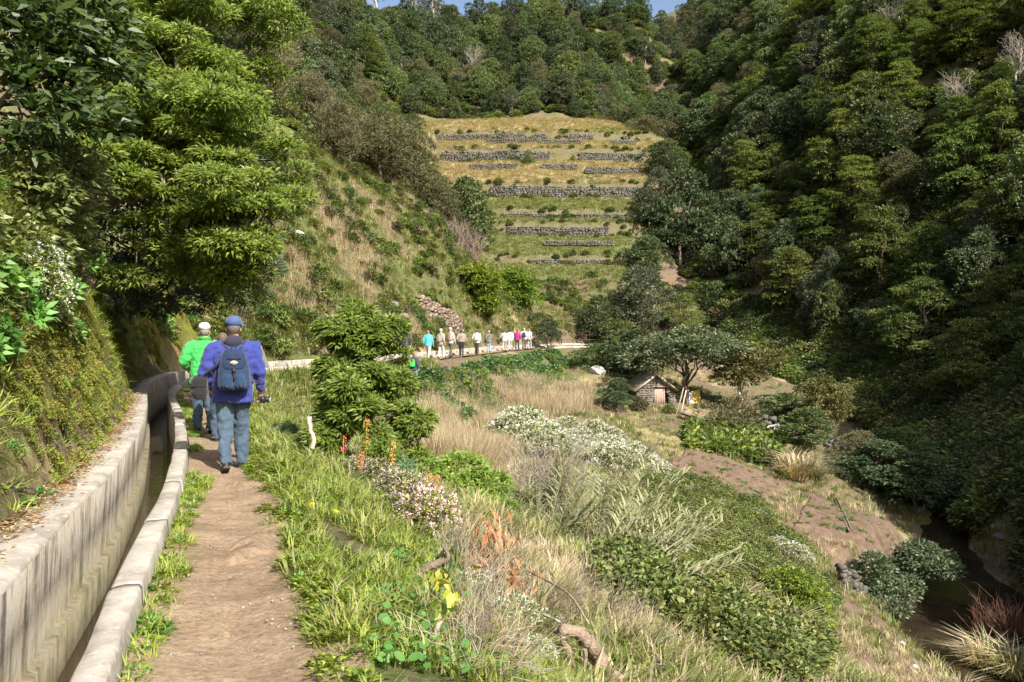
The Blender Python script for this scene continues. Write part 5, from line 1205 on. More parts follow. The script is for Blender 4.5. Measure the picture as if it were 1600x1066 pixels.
def cane_plant(seed, n, H, lean, leafL, mats, spread=.5):
    r = np.random.default_rng(seed); st = MB(); lf = MB()
    for i in range(n):
        a = r.uniform(0, 6.28); b = np.array([math.cos(a) * spread * r.random(), math.sin(a) * spread * r.random(), -.1]); e = b + np.array([math.cos(a) * .35 + lean[0], math.sin(a) * .35 + lean[1], 1]) * H * r.uniform(.7, 1.1)
        t = np.linspace(0, 1, 7)[:, None]; p = b + (e - b) * t + np.array([lean[0], lean[1], -.35]) * (t ** 2) * H * .35; st.tube(p, np.linspace(.013, .005, 7), 4, cap=False)
        k = int(14 + H * 5); u = r.uniform(.2, 1, k); q = np.stack([np.interp(u, t[:, 0], p[:, j]) for j in range(3)], 1); dr = unit(p[-1] - p[0])
        sd = unit(np.cross(dr, [0, 0, 1.0]) + 1e-3); D = sd * np.where(np.arange(k) % 2, 1, -1)[:, None] + dr * .7 + rdirs(r, k) * .2
        blades(lf, q, D, leafL * r.uniform(.6, 1.2, k), .028, r, r.integers(0, len(mats)) if False else 0, .7)
    return st.mesh('stems', [LM['cane']]), lf.mesh('leaves', [LM[mats[0]]])
def cane(label, px, d, args, mats=('cane',), rz=0):
    x = (px - 800) / 1250 * d; o = thing('cane_clump', label, 'canes', (x, d, gz(x, d)), rz); a, b = cane_plant(*args, mats); obj('stems', a, o); obj('leaves', b, o); return o
cane('tall grey-green canes standing beside the dead bush', 915, 20, (860, 40, 2.9, (.15, 0), .5))
cane('canes right of the dead bush leaning over the white flowers', 940, 17, (861, 34, 2.3, (.2, 0), .5))
cane('pale drooping cane fan right of the dead branches', 950, 11.5, (862, 24, 1.4, (.55, .1), .4))
cane('leaning striped cane fan pointing right above the log', 985, 10.5, (863, 10, 1.0, (.9, .1), .34))
cane('grassy canes above the orange dead leaves', 860, 13.0, (864, 18, 1.2, (.2, 0), .40))
PAMP = [tuft(870 + i, 240, 1.9, .05, ['straw', 'cane', 'dull_grass'], .45, .9, 1.0, [.7, .2, .1]) for i in range(2)]
for px, d, sc, lab in ((1245, 47.5, 1.5, 'big dry pampas clump beside the ploughed plot'), (1275, 48, .9, 'smaller dry pampas clump right of the big one'), (1540, 31.3, 1.1, 'dry arching grass clump under the red twigs'), (1585, 30.5, 1.2, 'dry grass clump at the right picture edge by the stream'), (1500, 29.4, .8, 'dry grass clump lowest on the stream bank'), (1230, 14.5, .55, 'pale arching grass at the bottom of the bramble slope'), (1150, 12.8, .5, 'green and straw grass clump at the bottom edge right of the log'), (1290, 16.5, .6, 'straw grass clump near the bottom right slope'), (1060, 10.8, .45, 'arching grass right of the broken log'), (1340, 19, .6, 'straw grass clump above the lower bank')):
    clump(PAMP, 'grass_clump', lab, 'grass', px, d, sc, part='blades')
# plants and debris in the foreground right of the path
clump([leafy(880, .42, .42, 220, 6, .09, .016, ['blue_green'], flat=.5)], 'feathery_bush', 'feathery blue-green bush below the laurel bush', 'bush', 612, 11.2, 1.0)
clump([leafy(881, .3, .3, 120, 6, .09, .016, ['blue_green'], flat=.5)], 'feathery_bush', 'smaller feathery blue-green plant left of the laurel bush foot', 'bush', 448, 13, .8)
NST = MB(); r = np.random.default_rng(88)
def disc(mb, c, n_, R_, m=0):
    n_ = unit(np.array(n_, float)); u = unit(np.cross(n_, [0.3, 0.9, 0.1])); w = np.cross(n_, u); a = np.arange(9) / 9 * 6.283
    V = np.array(c) + R_ * (np.cos(a)[:, None] * u + np.sin(a)[:, None] * w) * (1 + .06 * np.sin(a * 3))[:, None] + n_ * R_ * .12
    mb.add(np.concatenate([V, [c]]), None, [[i, (i + 1) % 9, 9] for i in range(9)], m)
pts_ = []
for i in range(150):
    px, py = random.uniform(560, 800), random.uniform(880, 1066)
    if (px - 560) < (py - 1066) * -0.2: continue
    d = bank_d(px, py); p = at(px, py, d); disc(NST, (p.x, p.y, p.z + random.uniform(.04, .14)), (random.uniform(-.8, .8), random.uniform(-1.0, .2), 1), random.uniform(.016, .034))
stuff('nasturtium_leaves', NST.mesh('nasturtium_leaves', [LM['nasturtium']]), 'round bright nasturtium leaves at the bottom edge of the verge', 'leaves')
def spike(px, d, lab, h=.5):
    x = (px - 800) / 1250 * d; o = thing('aloe_flower', lab, 'flower', (x, d, gz(x, d)), 0); r = np.random.default_rng(int(px)); c = MB(); c.tube([(0, 0, -.05), (.01, 0, h * .5), (0.02, 0, h)], .007, 5); obj('stalk', c.mesh('stalk', [LM['grass']]), o)
    c = MB(); n = 70; t = r.uniform(.5, 1.05, n); a = r.uniform(0, 6.28, n); P = np.stack([.018 * np.cos(a) + .02 * t, .018 * np.sin(a), t * h], 1); leaves(c, P, np.stack([np.cos(a), np.sin(a), -.6 + 0 * a], 1), .035, .012, r); obj('blossom', c.mesh('blossom', [LM['orange']]), o)
    c = MB(); n = 10; a = r.uniform(0, 6.28, n); blades(c, np.zeros((n, 3)), np.stack([np.cos(a), np.sin(a), .9 + 0 * a], 1), h * .7, .03, r); obj('leaves', c.mesh('leaves', [LM['mid']]), o)
for px, d, lab, h in ((571, 10.9, 'tallest orange flower spike in front of the laurel bush', .75), (612, 10.8, 'orange flower spike right of the tallest one', .6), (535, 11, 'orange spike left of the tallest one', .45), (562, 10.2, 'low reddish flower spike beneath the tallest one', .4), (680, 10.0, 'orange spike leaning above the pink flowers', .45), (668, 10.4, 'second orange spike above the pink flowers', .4)): spike(px, d, lab, h)
def stick(name, label, p0, p1, r0, r1, m, seed, amp=.06, k=9, cat='branch'):
    A, B = at(*p0), at(*p1); rr = np.random.default_rng(seed); c = MB(); c.tube(bent(rr, (0, 0, 0), B - A, k, amp), np.linspace(r0, r1, k), 8)
    return tag(obj(name, c.mesh(name, [m], True), None, A), label, cat)

def gstick(name, label, pts, rad, m, seed, cat='branch'):
    P = [at(*p) for p in pts]; A = P[0].copy(); V = np.array([p - A for p in P]); V = catmull(V, 5); rr = np.random.default_rng(seed); V = V + rr.normal(size=V.shape) * rad[0] * .12
    c = MB(); c.tube(V, np.interp(np.linspace(0, 1, len(V)), np.linspace(0, 1, len(rad)), rad), 10); return tag(obj(name, c.mesh(name, [m], True), None, A), label, cat)
gstick('cut_stem', 'pale cut stem standing at the foot of the laurel bush', [(488, 702, 10.8), (490, 685, 10.8), (484, 668, 10.8), (483, 651, 10.8)], [.034, .03, .03, .036], PALEBARK, 1)
LOGM = flat_mat('log_bark', (0.27, 0.20, 0.145), 0.95, 0.45, 11, 0.9, 0.1, 0.03)
dl = bank_d(950, 1060) - 0.35; print('LOG', dl)
lg = thing('broken_log', 'thick crooked pale log at the bottom of the picture', 'log', at(945, 1062, dl))
c = MB(); V = catmull(np.array([at(*p) - at(945, 1062, dl) for p in ((945, 1075, dl), (938, 1035, dl - .05), (925, 1008, dl - .1), (905, 990, dl - .15), (882, 985, dl - .15), (870, 985, dl - .12))]), 6)
V = V + np.random.default_rng(5).normal(size=V.shape) * .007; c.tube(V, np.interp(np.linspace(0, 1, len(V)), [0, .5, .85, 1], [.07, .052, .046, .03]) * np.random.default_rng(6).uniform(.9, 1.1, len(V)), 12); obj('trunk', c.mesh('trunk', [LOGM], True), lg)
for (a, b, r0) in (((935, 1040, dl), (975, 1062, dl - .1), .05), ((882, 985, dl - .15), (878, 1005, dl - .2), .03)):
    c = MB(); c.tube(np.array([at(*a) - at(945, 1062, dl), (at(*a) + at(*b)) / 2 - at(945, 1062, dl), at(*b) - at(945, 1062, dl)]), [r0, r0 * .8, r0 * .5], 8); obj('side_branch', c.mesh('side_branch', [LOGM], True), lg)
gstick('dead_branch', 'long thin dead branch arching down to the log', [(800, 880, dl + 1.6), (850, 905, dl + 1), (890, 930, dl + .5), (920, 975, dl + .1)], [.006, .008, .010, .010], LOGM, 6)
gstick('dead_branch', 'straight pale stick running from the dead leaves to the log', [(765, 888, dl + 1.5), (800, 930, dl + .8), (830, 950, dl + .4), (880, 975, dl)], [.022, .018, .014, .01], PALEBARK, 7)
gstick('dead_branch', 'curved pale root hanging left of the log', [(880, 1000, dl - .1), (888, 1020, dl - .1), (896, 1050, dl - .1)], [.03, .03, .025], LOGM, 8)
gstick('dead_branch', 'thin curved root next to the log', [(905, 1003, dl - .1), (915, 1020, dl - .15), (912, 1052, dl - .15)], [.018, .016, .014], LOGM, 9)
d3 = bank_d(690, 1020)
gstick('cut_stem', 'bent pale stem with yellowing leaves rising from the verge', [(683, 1018, d3), (681, 990, d3), (690, 965, d3), (697, 945, d3)], [.016, .016, .015, .013], PALEBARK, 10)
d4 = bank_d(660, 915)
gstick('broken_branch', 'dark broken branch stump in the pink flowers', [(652, 925, d4), (655, 898, d4), (678, 882, d4), (700, 872, d4), (690, 850, d4)], [.03, .032, .03, .02, .008], BARK, 11)
gstick('dead_branch', 'short pale stick stuck in the verge grass', [(572, 870, 6.3), (598, 912, 5.9)], [.012, .01], PALEBARK, 12)
# yellowing big leaves on that stem, orange dead leaves, dead-twig litter
def leafbunch(name, label, px, py, d, n, L, W, mt, seed, up=.3, droop=.5, spread=.08, cat='leaves'):
    r = np.random.default_rng(seed); c = MB(); P = rdirs(r, n) * spread * r.random((n, 1)); D = rdirs(r, n) * [1, .8, .5] + [0, -.2, -droop]
    leaves(c, P, D, L * r.uniform(.7, 1.2, n), W * r.uniform(.8, 1.2, n), r, 0, .3, up)
    return tag(obj(name, c.mesh(name, [LM[mt]]), None, at(px, py, d)), label, cat)
leafbunch('yellowing_leaves', 'bunch of yellow-green leaves at the tip of the bent stem', 698, 938, d3, 12, .13, .055, 'yellow_leaf', 1)
leafbunch('yellowing_leaves', 'spray of small yellow-green leaves above the bent stem', 690, 905, d3 + .3, 26, .09, .03, 'yellow_leaf', 2, spread=.2)
leafbunch('drooping_leaves', 'bunch of drooping green leaves hanging by the dark broken branch', 706, 855, d4 + .1, 14, .2, .03, 'mid', 3, droop=1.6)
leafbunch('dead_leaves', 'cluster of rusty orange dead leaves above the log', 765, 830, 7.6, 60, .16, .03, 'dead_leaf', 4, droop=1.4, spread=.28)
leafbunch('dead_leaves', 'rusty dead leaves around the broken twigs left of the log', 740, 890, 6.9, 50, .12, .03, 'dead_leaf', 5, droop=.8, spread=.3)
leafbunch('dead_leaves', 'tangle of curled brown leaves between the pink flowers and the log', 800, 900, 6.6, 60, .11, .03, 'dead_leaf', 9, droop=.7, spread=.35)
leafbunch('dead_leaves', 'dark red-brown dead leaves at the bottom edge', 690 + 80, 1045, 4.9, 26, .12, .04, 'dead_leaf', 6, droop=.8, spread=.15)
leafbunch('dead_leaves', 'orange-brown dead leaves at the bottom edge right of the log', 1078, 1055, 9.0, 40, .22, .07, 'dead_leaf', 7, droop=1.2, spread=.35)
DT = [twiggy(890 + i, 12, .32, .5, .0045, [GREYTWIG, LM['pink_straw'], BARK][i], .7, 3) for i in range(3)]
x, y = fan(330, 4.2, 10.5, -0.14, 0.2); px, py, z = pix(x, y); q = inpoly(px, py, [(690, 860), (800, 850), (900, 910), (1010, 1000), (1040, 1075), (700, 1075), (720, 960)]) & (vnoise(x, y, 1.2, 895, 2) > .35) & ~(inpoly(px, py, [(800, 950), (960, 950), (1010, 1090), (800, 1090)]) & (y < dl + .1))
scatter('dead_twigs', 'tangle of dead twigs and stalks around the broken log', 'twigs', np.stack([x, y, z], 1)[q], DT, .6 + .7 * RNG.random(q.sum()), np.stack([RNG.uniform(-.9, .9, q.sum()), RNG.uniform(-.9, .9, q.sum()), RNG.uniform(0, 6.28, q.sum())], 1))
# small yellow flowers on the verge
for px, py, lab in ((524, 797, 'single yellow flower on a thin stalk in the verge'), (487, 786, 'tiny yellow flower close to the path edge')):
    d = bank_d(px, py + 40); p = at(px, py + 40, d); o = thing('yellow_flower', lab, 'flower', p); r = np.random.default_rng(px); c = MB(); c.tube([(0, 0, -.02), (0, 0, .2)], .003, 4); obj('stalk', c.mesh('stalk', [LM['grass']]), o)
    c = MB(); a = r.uniform(0, 6.28, 24); leaves(c, np.tile([0, 0, .2], (24, 1)) + rdirs(r, 24) * .012, np.stack([np.cos(a), np.sin(a), .3 + 0 * a], 1), .028, .01, r); obj('petals', c.mesh('petals', [LM['yellow_flower']]), o)

# ------------------------------------------------------------------ people
def loft(mb, rings, n=18, m=0, p=2.3):
    """closed body through superellipse rings (cx, cy, cz, rx, ry)"""
    a = np.arange(n) / n * 2 * np.pi; V = []
    ca, sa = np.cos(a), np.sin(a); ca = np.sign(ca) * np.abs(ca) ** (2 / p); sa = np.sign(sa) * np.abs(sa) ** (2 / p)
    for (cx, cy, cz, rx, ry) in rings: V.append(np.stack([cx + rx * ca, cy + ry * sa, np.full(n, cz)], 1))
    k = len(rings); V = np.concatenate(V + [[[rings[0][0], rings[0][1], rings[0][2]], [rings[-1][0], rings[-1][1], rings[-1][2]]]])
    i = np.arange(k - 1)[:, None] * n; j = np.arange(n)[None]; j2 = (j + 1) % n
    Q = np.stack([i + j, i + j2, i + n + j2, i + n + j], -1).reshape(-1, 4)
    jj = np.arange(n); T = np.concatenate([np.stack([(jj + 1) % n, jj, np.full(n, k * n)], -1), np.stack([(k - 1) * n + jj, (k - 1) * n + (jj + 1) % n, np.full(n, k * n + 1)], -1)])
    return mb.add(V, Q, T, m)
FOLD = bpy.data.textures.new('folds', 'CLOUDS'); FOLD.noise_scale = 0.09; FOLD.noise_depth = 2
FOLD2 = bpy.data.textures.new('creases', 'MUSGRAVE') if False else bpy.data.textures.new('creases', 'MARBLE'); FOLD2.noise_scale = 0.16; FOLD2.turbulence = 9
def fuse(mb, name, mats, voxel, smooth=4, fold=0.0):
    me0 = mb.mesh('tmp', []); o = bpy.data.objects.new('tmp', me0); COL.objects.link(o)
    md = o.modifiers.new('r', 'REMESH'); md.mode = 'VOXEL'; md.voxel_size = voxel; md.use_smooth_shade = True
    if smooth: s = o.modifiers.new('s', 'SMOOTH'); s.iterations = smooth; s.factor = 0.5
    if fold: d = o.modifiers.new('d', 'DISPLACE'); d.texture = FOLD; d.strength = fold; d.mid_level = 0.5; d.texture_coords = 'LOCAL'
    if fold > 0.028 and voxel < 0.015: d = o.modifiers.new('e', 'DISPLACE'); d.texture = FOLD2; d.strength = 0.022; d.mid_level = 0.5; d.texture_coords = 'LOCAL'
    dg = bpy.context.evaluated_depsgraph_get()
    me = bpy.data.meshes.new_from_object(o.evaluated_get(dg)); me.name = name
    bpy.data.objects.remove(o); bpy.data.meshes.remove(me0)
    me.materials.clear()
    for m in mats: me.materials.append(m)
    me.polygons.foreach_set('use_smooth', np.ones(len(me.polygons), bool))
    return me
def cloth(name, col, scale=60, var=0.12, rough=0.85):
    m, N = mat(name); P = N.obj()
    c = N.ramp(N.noise(6, 4, 0.6, P), [(0.3, tuple(q * (1 - var) for q in col)), (0.7, tuple(min(1, q * (1 + var)) for q in col))])
    pbsdf(N, c, rough, N.noise(scale, 3, 0.6, P), 0.25, 0.004, 0.15, 0.15); return m
SKIN = flat_mat('skin', (0.52, 0.31, 0.22), 0.55, 0.08, 12, 0.1)
def denim():
    m, N = mat('denim'); P = N.obj()
    c = N.ramp(N.noise(5, 5, 0.65, P), [(0.3, (0.04, 0.065, 0.095)), (0.7, (0.078, 0.115, 0.155))])
    pbsdf(N, c, 0.9, N.noise(90, 3, 0.6, P), 0.3, 0.004, 0.1, 0.1); return m
DENIM = denim()
SHOE = flat_mat('dark_leather', (0.03, 0.027, 0.025), 0.6, 0.2, 20, 0.2)
BLACK = cloth('black_fabric', (0.018, 0.018, 0.02))
PLASTIC = flat_mat('black_plastic', (0.02, 0.02, 0.022), 0.4, 0.1, 20, 0.05)
_c = {}
def cl(col):
    k = tuple(round(q, 3) for q in col)
    if k not in _c: _c[k] = cloth('fabric_%02d' % len(_c), col)
    return _c[k]
def hand(mb, w, d, up, side, s=1.0):
    """palm and five bent fingers from wrist w along d; side = +1 right hand"""
    w = np.array(w, float); d = unit(np.array(d, float)); n = unit(np.array(up, float)); n = unit(n - d * (n @ d)); t = np.cross(d, n)   # t across the palm
    mb.tube([w - d * .03, w, w + d * .045 * s, w + d * .085 * s], [.026 * s, .027 * s, .034 * s, .03 * s], 8)
    for k, (o, L) in enumerate(((-.028, .066), (-.010, .078), (.010, .073), (.027, .058))):
        b = w + d * .08 * s + t * o * s; m1 = b + d * L * .5 * s - n * .010; m2 = m1 + unit(d - n * .9) * L * .4 * s; m3 = m2 + unit(d * .3 - n) * L * .28 * s
        mb.tube([b - d * .02, b, m1, m2, m3], [.0095, .0095, .0088, .008, .0065], 6)
    th = w + d * .03 * s - t * .030 * s
    mb.tube([th, th + unit(d * .6 - t - n * .3) * .035 * s, th + unit(d * 1.0 - t * .6 - n * .6) * .062 * s], [.012, .0105, .008], 6)
def person(label, loc, rz, H=1.75, jacket=(0.3, 0.3, 0.3), trousers=None, hair=(0.3, 0.28, 0.26), hat=None, stride=0.16, lead=1, arms=None, bulk=1.0, near=False, hem=0.82, hood=None, headturn=0.0, group=None, brimdir=0.0, cuff=None, shoe=None, sleeves=None):
    """builds one walker; +Y is the way he or she faces"""
    root = thing('person', label, 'person', loc, rz, group)
    k = H / 1.75
    vx = 0.010 if near else 0.024
    hipz, shz = 0.93, 1.43
    hips = {s: np.array([s * 0.095, 0, hipz]) for s in (-1, 1)}
    ank = {}; knee = {}
    for s in (-1, 1):
        f = stride if s == lead else -stride
        lift = 0.0 if s == lead else 0.035
        ank[s] = np.array([s * 0.085, f, 0.09 + lift]); mid = (hips[s] + ank[s]) / 2; knee[s] = mid + np.array([0, 0.045 if s == lead else 0.06, 0.01])
    A = arms or {}
    sh = {s: np.array([s * 0.19 * bulk, 0, shz]) for s in (-1, 1)}
    el = {s: np.array(A.get(('el', s), (s * 0.265 * bulk, -0.03 + s * lead * -0.05, 1.14))) for s in (-1, 1)}
    wr = {s: np.array(A.get(('wr', s), (s * 0.265 * bulk, 0.07 + s * lead * -0.07, 0.90))) for s in (-1, 1)}
    # body: one continuous surface
    b = MB()
    b.blob((0, 0.015, 1.645), (0.074, 0.094, 0.112), seg=16, rings=12); b.blob((0, 0.055, 1.60), (0.052, 0.058, 0.075), seg=12, rings=8)
    b.blob((0, 0.112, 1.632), (0.013, 0.020, 0.024)); b.blob((0, 0.105, 1.582), (0.026, 0.012, 0.010))
    for s in (-1, 1): b.blob((s * 0.078, 0.0, 1.635), (0.012, 0.022, 0.034))
    b.tube([(0, -0.005, 1.36), (0, 0.0, 1.47), (0, 0.01, 1.57)], [0.075, 0.058, 0.055], 12)
    loft(b, [(0, 0, .86, .14, .10), (0, 0, 1.0, .135, .095), (0, 0, 1.15, .135, .10), (0, 0, 1.32, .15, .105), (0, 0, 1.42, .13, .085), (0, 0, 1.45, .06, .06)])
    for s in (-1, 1):
        b.tube([sh[s] * [.8, 1, 1], sh[s], el[s], wr[s]], [.05, .048, .036, .026], 9)
        d = unit(wr[s] - el[s] + np.array([0, 0.02, -0.02])); hand(b, wr[s], d, (s * 1.0, 0, 0.1), s, 1.0)
        b.tube([hips[s], knee[s], ank[s]], [.075, .05, .036], 9)
    obj('body', fuse(b, 'body', [SKIN], vx * 0.62 if near else vx, 1), root)
    # jacket
    j = MB(); B = bulk
    loft(j, [(0, 0, hem, .205 * B, .15 * B), (0, 0, .95, .20 * B, .145 * B), (0, -.005, 1.10, .195 * B, .142 * B), (0, -.01, 1.25, .205 * B, .148 * B), (0, -.01, 1.38, .21 * B, .14 * B), (0, -.005, 1.455, .16 * B, .11), (0, 0, 1.50, .085, .082), (0, 0.0, 1.545, .08, .08)], 22)
    for s in (-1, 1):
        w = wr[s] + (el[s] - wr[s]) * 0.06
        j.tube([sh[s] * [.6, 1, 1.0], sh[s] + [0, 0, -.01], (sh[s] + el[s]) / 2, el[s], (el[s] + w) / 2, w], np.array([.085, .086, .076, .066, .060, .052]) * (0.6 + 0.4 * B), 12)
    JM = cl(jacket)
    jo = obj('jacket', fuse(j, 'jacket', [JM], vx * 1.25, 3, 0.035 if near else 0.03), root)
    if hood is not None:
        h = MB(); h.blob((0, -0.09, 1.49), (.105, .06, .075), seg=12, rings=8); obj('hood', fuse(h, 'hood', [cl(hood)], vx * 1.2, 2), root)
    else:
        h = MB(); h.tube([(0.075 * math.cos(t), 0.075 * math.sin(t), 1.535) for t in np.linspace(0, 6.283, 17)], .022, 8, cap=False); obj('collar', h.mesh('collar', [JM], True), root)
    # trousers
    t = MB()
    loft(t, [(0, 0, .80, .15, .115), (0, 0, .88, .175, .13), (0, 0, .98, .17, .125), (0, 0, 1.05, .155, .115)], 18)
    for s in (-1, 1):
        a = ank[s] + [0, -.005, -.02]
        t.tube([hips[s] + [0, 0, -.02], (hips[s] * .6 + knee[s] * .4), knee[s], (knee[s] + a) / 2, a], [.105, .098, .080, .074, .072], 12)
    obj('trousers', fuse(t, 'trousers', [cl(trousers) if trousers else DENIM], vx * 1.25, 2, 0.03 if near else 0.02), root)
    # shoes
    for s in (-1, 1):
        f = MB(); a = ank[s]; pitch = 0.0 if s == lead else -0.45
        f.blob((0, 0.065, -.045), (.047, .135, .043), seg=12, rings=8); f.blob((0, -.01, -.01), (.045, .062, .06), seg=12, rings=8); f.box((0, .06, -.077), (.085, .25, .022))
        me = fuse(f, 'shoe', [cl(shoe) if shoe else SHOE], max(vx * 0.9, 0.012), 1); so = obj('shoe', me, root); so.location = Vector(a) * k; so.rotation_euler = (pitch, 0, -s * 0.12); so.scale = (k, k, k)
    # hair, hat
    q = MB()
    q.blob((0, -0.012, 1.665), (.083, .098, .104), seg=16, rings=12); 
    hm = q.mesh('hair', [flat_mat('hair_%d' % len(bpy.data.materials), hair, 0.7, 0.3, 30, 0.4)], True)
    bm = bmesh.new(); bm.from_mesh(hm)
    bmesh.ops.delete(bm, geom=[v for v in bm.verts if (v.co.y > 0.045 and v.co.z < 1.70) or v.co.z < 1.575], context='VERTS'); bm.to_mesh(hm); bm.free()
    heads = [obj('hair', hm, root)]
    if hat is not None:
        c = MB(); loft(c, [(0, -.005, 1.675, .093, .11), (0, -.005, 1.72, .092, .109), (0, -.008, 1.755, .078, .094), (0, -.01, 1.782, .045, .055), (0, -.01, 1.788, .012, .014)], 22, p=2.0)
        cm = cl(hat); cap = obj('cap', c.mesh('cap', [cm], True), root)
        v = MB(); n = 15; V = []
        for rr, zz in ((0.0, 0.012), (1.0, -0.012), (1.0, -0.016), (0.0, 0.004)):
            for u in np.linspace(-1, 1, n):
                an = u * 1.25; base = np.array([math.sin(an) * .092, math.cos(an) * .109 - .005])
                V.append([base[0] + rr * 0.012 * u, base[1] + rr * .07 * math.cos(an * 1.1), 1.683 + zz + rr * -.018 * (1 - math.cos(an)) * 0])
        Q = [[a * n + i, a * n + i + 1, ((a + 1) % 4) * n + i + 1, ((a + 1) % 4) * n + i] for a in range(4) for i in range(n - 1)]
        v.add(V, Q); bo = obj('brim', v.mesh('brim', [cm], True), cap); bo.rotation_euler = (0, 0, brimdir); heads.append(cap)
    for s in (-1, 1):
        if near:
            e = MB(); e.blob((s * .031, .098, 1.648), (.011, .008, .008)); obj('eye', e.mesh('eye', [PLASTIC], True), root)
    for ch in root.children:
        if ch.name.split('.')[0] != 'shoe': ch.scale = (k, k, k)
    return root, k
def facing(s): 
    tx = float(np.interp(s, ES, ET[:, 0])); ty = float(np.interp(s, ES, ET[:, 1])); return math.atan2(-tx, ty)
def backpack(label, root, k, col, col2=None, W=0.30, Hh=0.42, D=0.17, z=1.16, detail=False, strapcol=None):
    """a rucksack on the back of the person at root; stands as a thing of its own"""
    o = thing('backpack', label, 'backpack', root.location, root.rotation_euler.z)
    y0 = -0.15
    M1 = cl(col); M2 = cl(col2 or col); MS = cl(strapcol or (0.03, 0.035, 0.05))
    b = MB(); loft(b, [(0, y0 - D / 2, z - Hh / 2, W * .40, D * .38), (0, y0 - D / 2, z - Hh * .42, W * .5, D * .5), (0, y0 - D / 2, z, W * .48, D * .5), (0, y0 - D / 2 + .01, z + Hh * .34, W * .40, D * .42), (0, y0 - D / 2 + .02, z + Hh / 2, W * .30, D * .30)], 20, p=3)
    vx = 0.011 if detail else 0.02
    bag = obj('main_bag', fuse(b, 'main_bag', [M1], vx, 3, 0.02), o)
    for s in (-1, 1):
        t = MB(); pts = [(s * .05, y0 - .02, z + Hh * .46), (s * .085, y0 + .03, z + Hh * .56), (s * .115, -0.04, 1.475), (s * .12, .06, 1.46), (s * .13, .155, 1.33), (s * .17, .12, 1.15), (s * .20, -.02, 1.04), (s * .15, y0 - .01, z - Hh * .40)]
        t.tube(pts, .022, 8); ob = obj('shoulder_strap', t.mesh('shoulder_strap', [MS], True), o)
    if detail:
        f = MB(); loft(f, [(0, y0 - D * .62, z + Hh * .02, W * .36, D * .42), (0, y0 - D * .60, z + Hh * .20, W * .41, D * .44), (0, y0 - D * .50, z + Hh * .42, W * .36, D * .42), (0, y0 - D * .42, z + Hh * .54, W * .26, D * .30)], 20, p=3)
        fl = obj('flap', fuse(f, 'flap', [M2], vx, 3, 0.012), o)
        zp = MB(); zp.tube([(-.075, y0 - D * 1.02, z + Hh * .30), (0, y0 - D * 1.05, z + Hh * .305), (.075, y0 - D * 1.02, z + Hh * .30)], .004, 6); obj('zip', zp.mesh('zip', [PLASTIC], True), fl)
        for s in (-1, 1):
            p = MB(); loft(p, [(s * .07, y0 - D * 1.0, z - Hh * .46, .045, .03), (s * .07, y0 - D * 1.02, z - Hh * .38, .058, .042), (s * .065, y0 - D * .98, z - Hh * .16, .052, .04), (s * .06, y0 - D * .92, z - Hh * .08, .04, .03)], 16, p=2.6)
            po = obj('side_pocket', fuse(p, 'side_pocket', [M1], vx, 3, 0.012), o)
            c = MB(); c.box((s * .075, y0 - D * 1.30, z - Hh * .40), (.032, .012, .045)); obj('buckle', c.mesh('buckle', [PLASTIC]), po)
        c = MB(); c.box((0, y0 - D * 1.12, z + Hh * .0), (.034, .016, .05)); obj('buckle', c.mesh('buckle', [PLASTIC]), o)
        c = MB(); c.tube([(0, y0 - D * 1.06, z + Hh * .06), (0, y0 - D * 1.10, z - Hh * .1), (0, y0 - D * 1.08, z - Hh * .24)], .010, 6); obj('closing_strap', c.mesh('closing_strap', [MS], True), o)
        # sewn diamond emblem with a dark bar of lettering
        yy = y0 - D * 1.075; zz = z + Hh * .20
        e = MB(); e.add([(-.045, yy, zz), (-.012, yy - .004, zz + .020), (.012, yy - .004, zz + .020), (.045, yy, zz), (.012, yy - .004, zz - .020), (-.012, yy - .004, zz - .020), (-.045, yy + .012, zz), (-.012, yy + .012, zz + .020), (.012, yy + .012, zz + .020), (.045, yy + .012, zz), (.012, yy + .012, zz - .020), (-.012, yy + .012, zz - .020)],
              [[0, 5, 4, 3], [0, 3, 2, 1]] + [[i, (i + 1) % 6, 6 + (i + 1) % 6, 6 + i] for i in range(6)])
        em = obj('emblem', e.mesh('emblem', [flat_mat('emblem_cream', (0.72, 0.62, 0.30), 0.7, 0.05)]), fl)
        e = MB(); e.box((0, yy - .006, zz), (.05, .003, .008)); obj('emblem_bar', e.mesh('emblem_bar', [cl((0.05, 0.09, 0.2))]), em)
        h = MB(); h.tube([(-.03, y0 - .03, z + Hh * .5), (-.022, y0 - .04, z + Hh * .6), (.022, y0 - .04, z + Hh * .6), (.03, y0 - .03, z + Hh * .5)], .009, 6); obj('carry_loop', h.mesh('carry_loop', [MS], True), o)
    for c in o.children: c.scale = (k, k, k)
    return o

def on_path(y, off): 
    s = edge_s_at_y(y); x, yy = edge_pt(s, off); return float(x), float(yy), s
# the two near walkers
x, y = -3.29, 9.45; s_ = edge_s_at_y(9.6)
rzP = facing(s_) - 0.02
pm, kP = person('walker in purple jacket, blue cap and jeans, seen from behind', (x, y, -0.03), rzP, 1.80, (0.034, 0.044, 0.195), None, (0.13, 0.11, 0.10), (0.055, 0.085, 0.19), 0.15, 1, bulk=1.10, near=True, hem=0.80, brimdir=-0.95, hood=(0.03, 0.03, 0.045),
    arms={('el', 1): (0.295, -0.04, 1.13), ('wr', 1): (0.30, 0.10, 0.90), ('el', -1): (-0.31, -0.02, 1.14), ('wr', -1): (-0.25, 0.16, 0.96)})
backpack('dark blue backpack with cream diamond emblem worn over the purple jacket', pm, kP, (0.018, 0.036, 0.078), (0.015, 0.028, 0.062), 0.35, 0.44, 0.19, 1.17, True, (0.02, 0.025, 0.04))
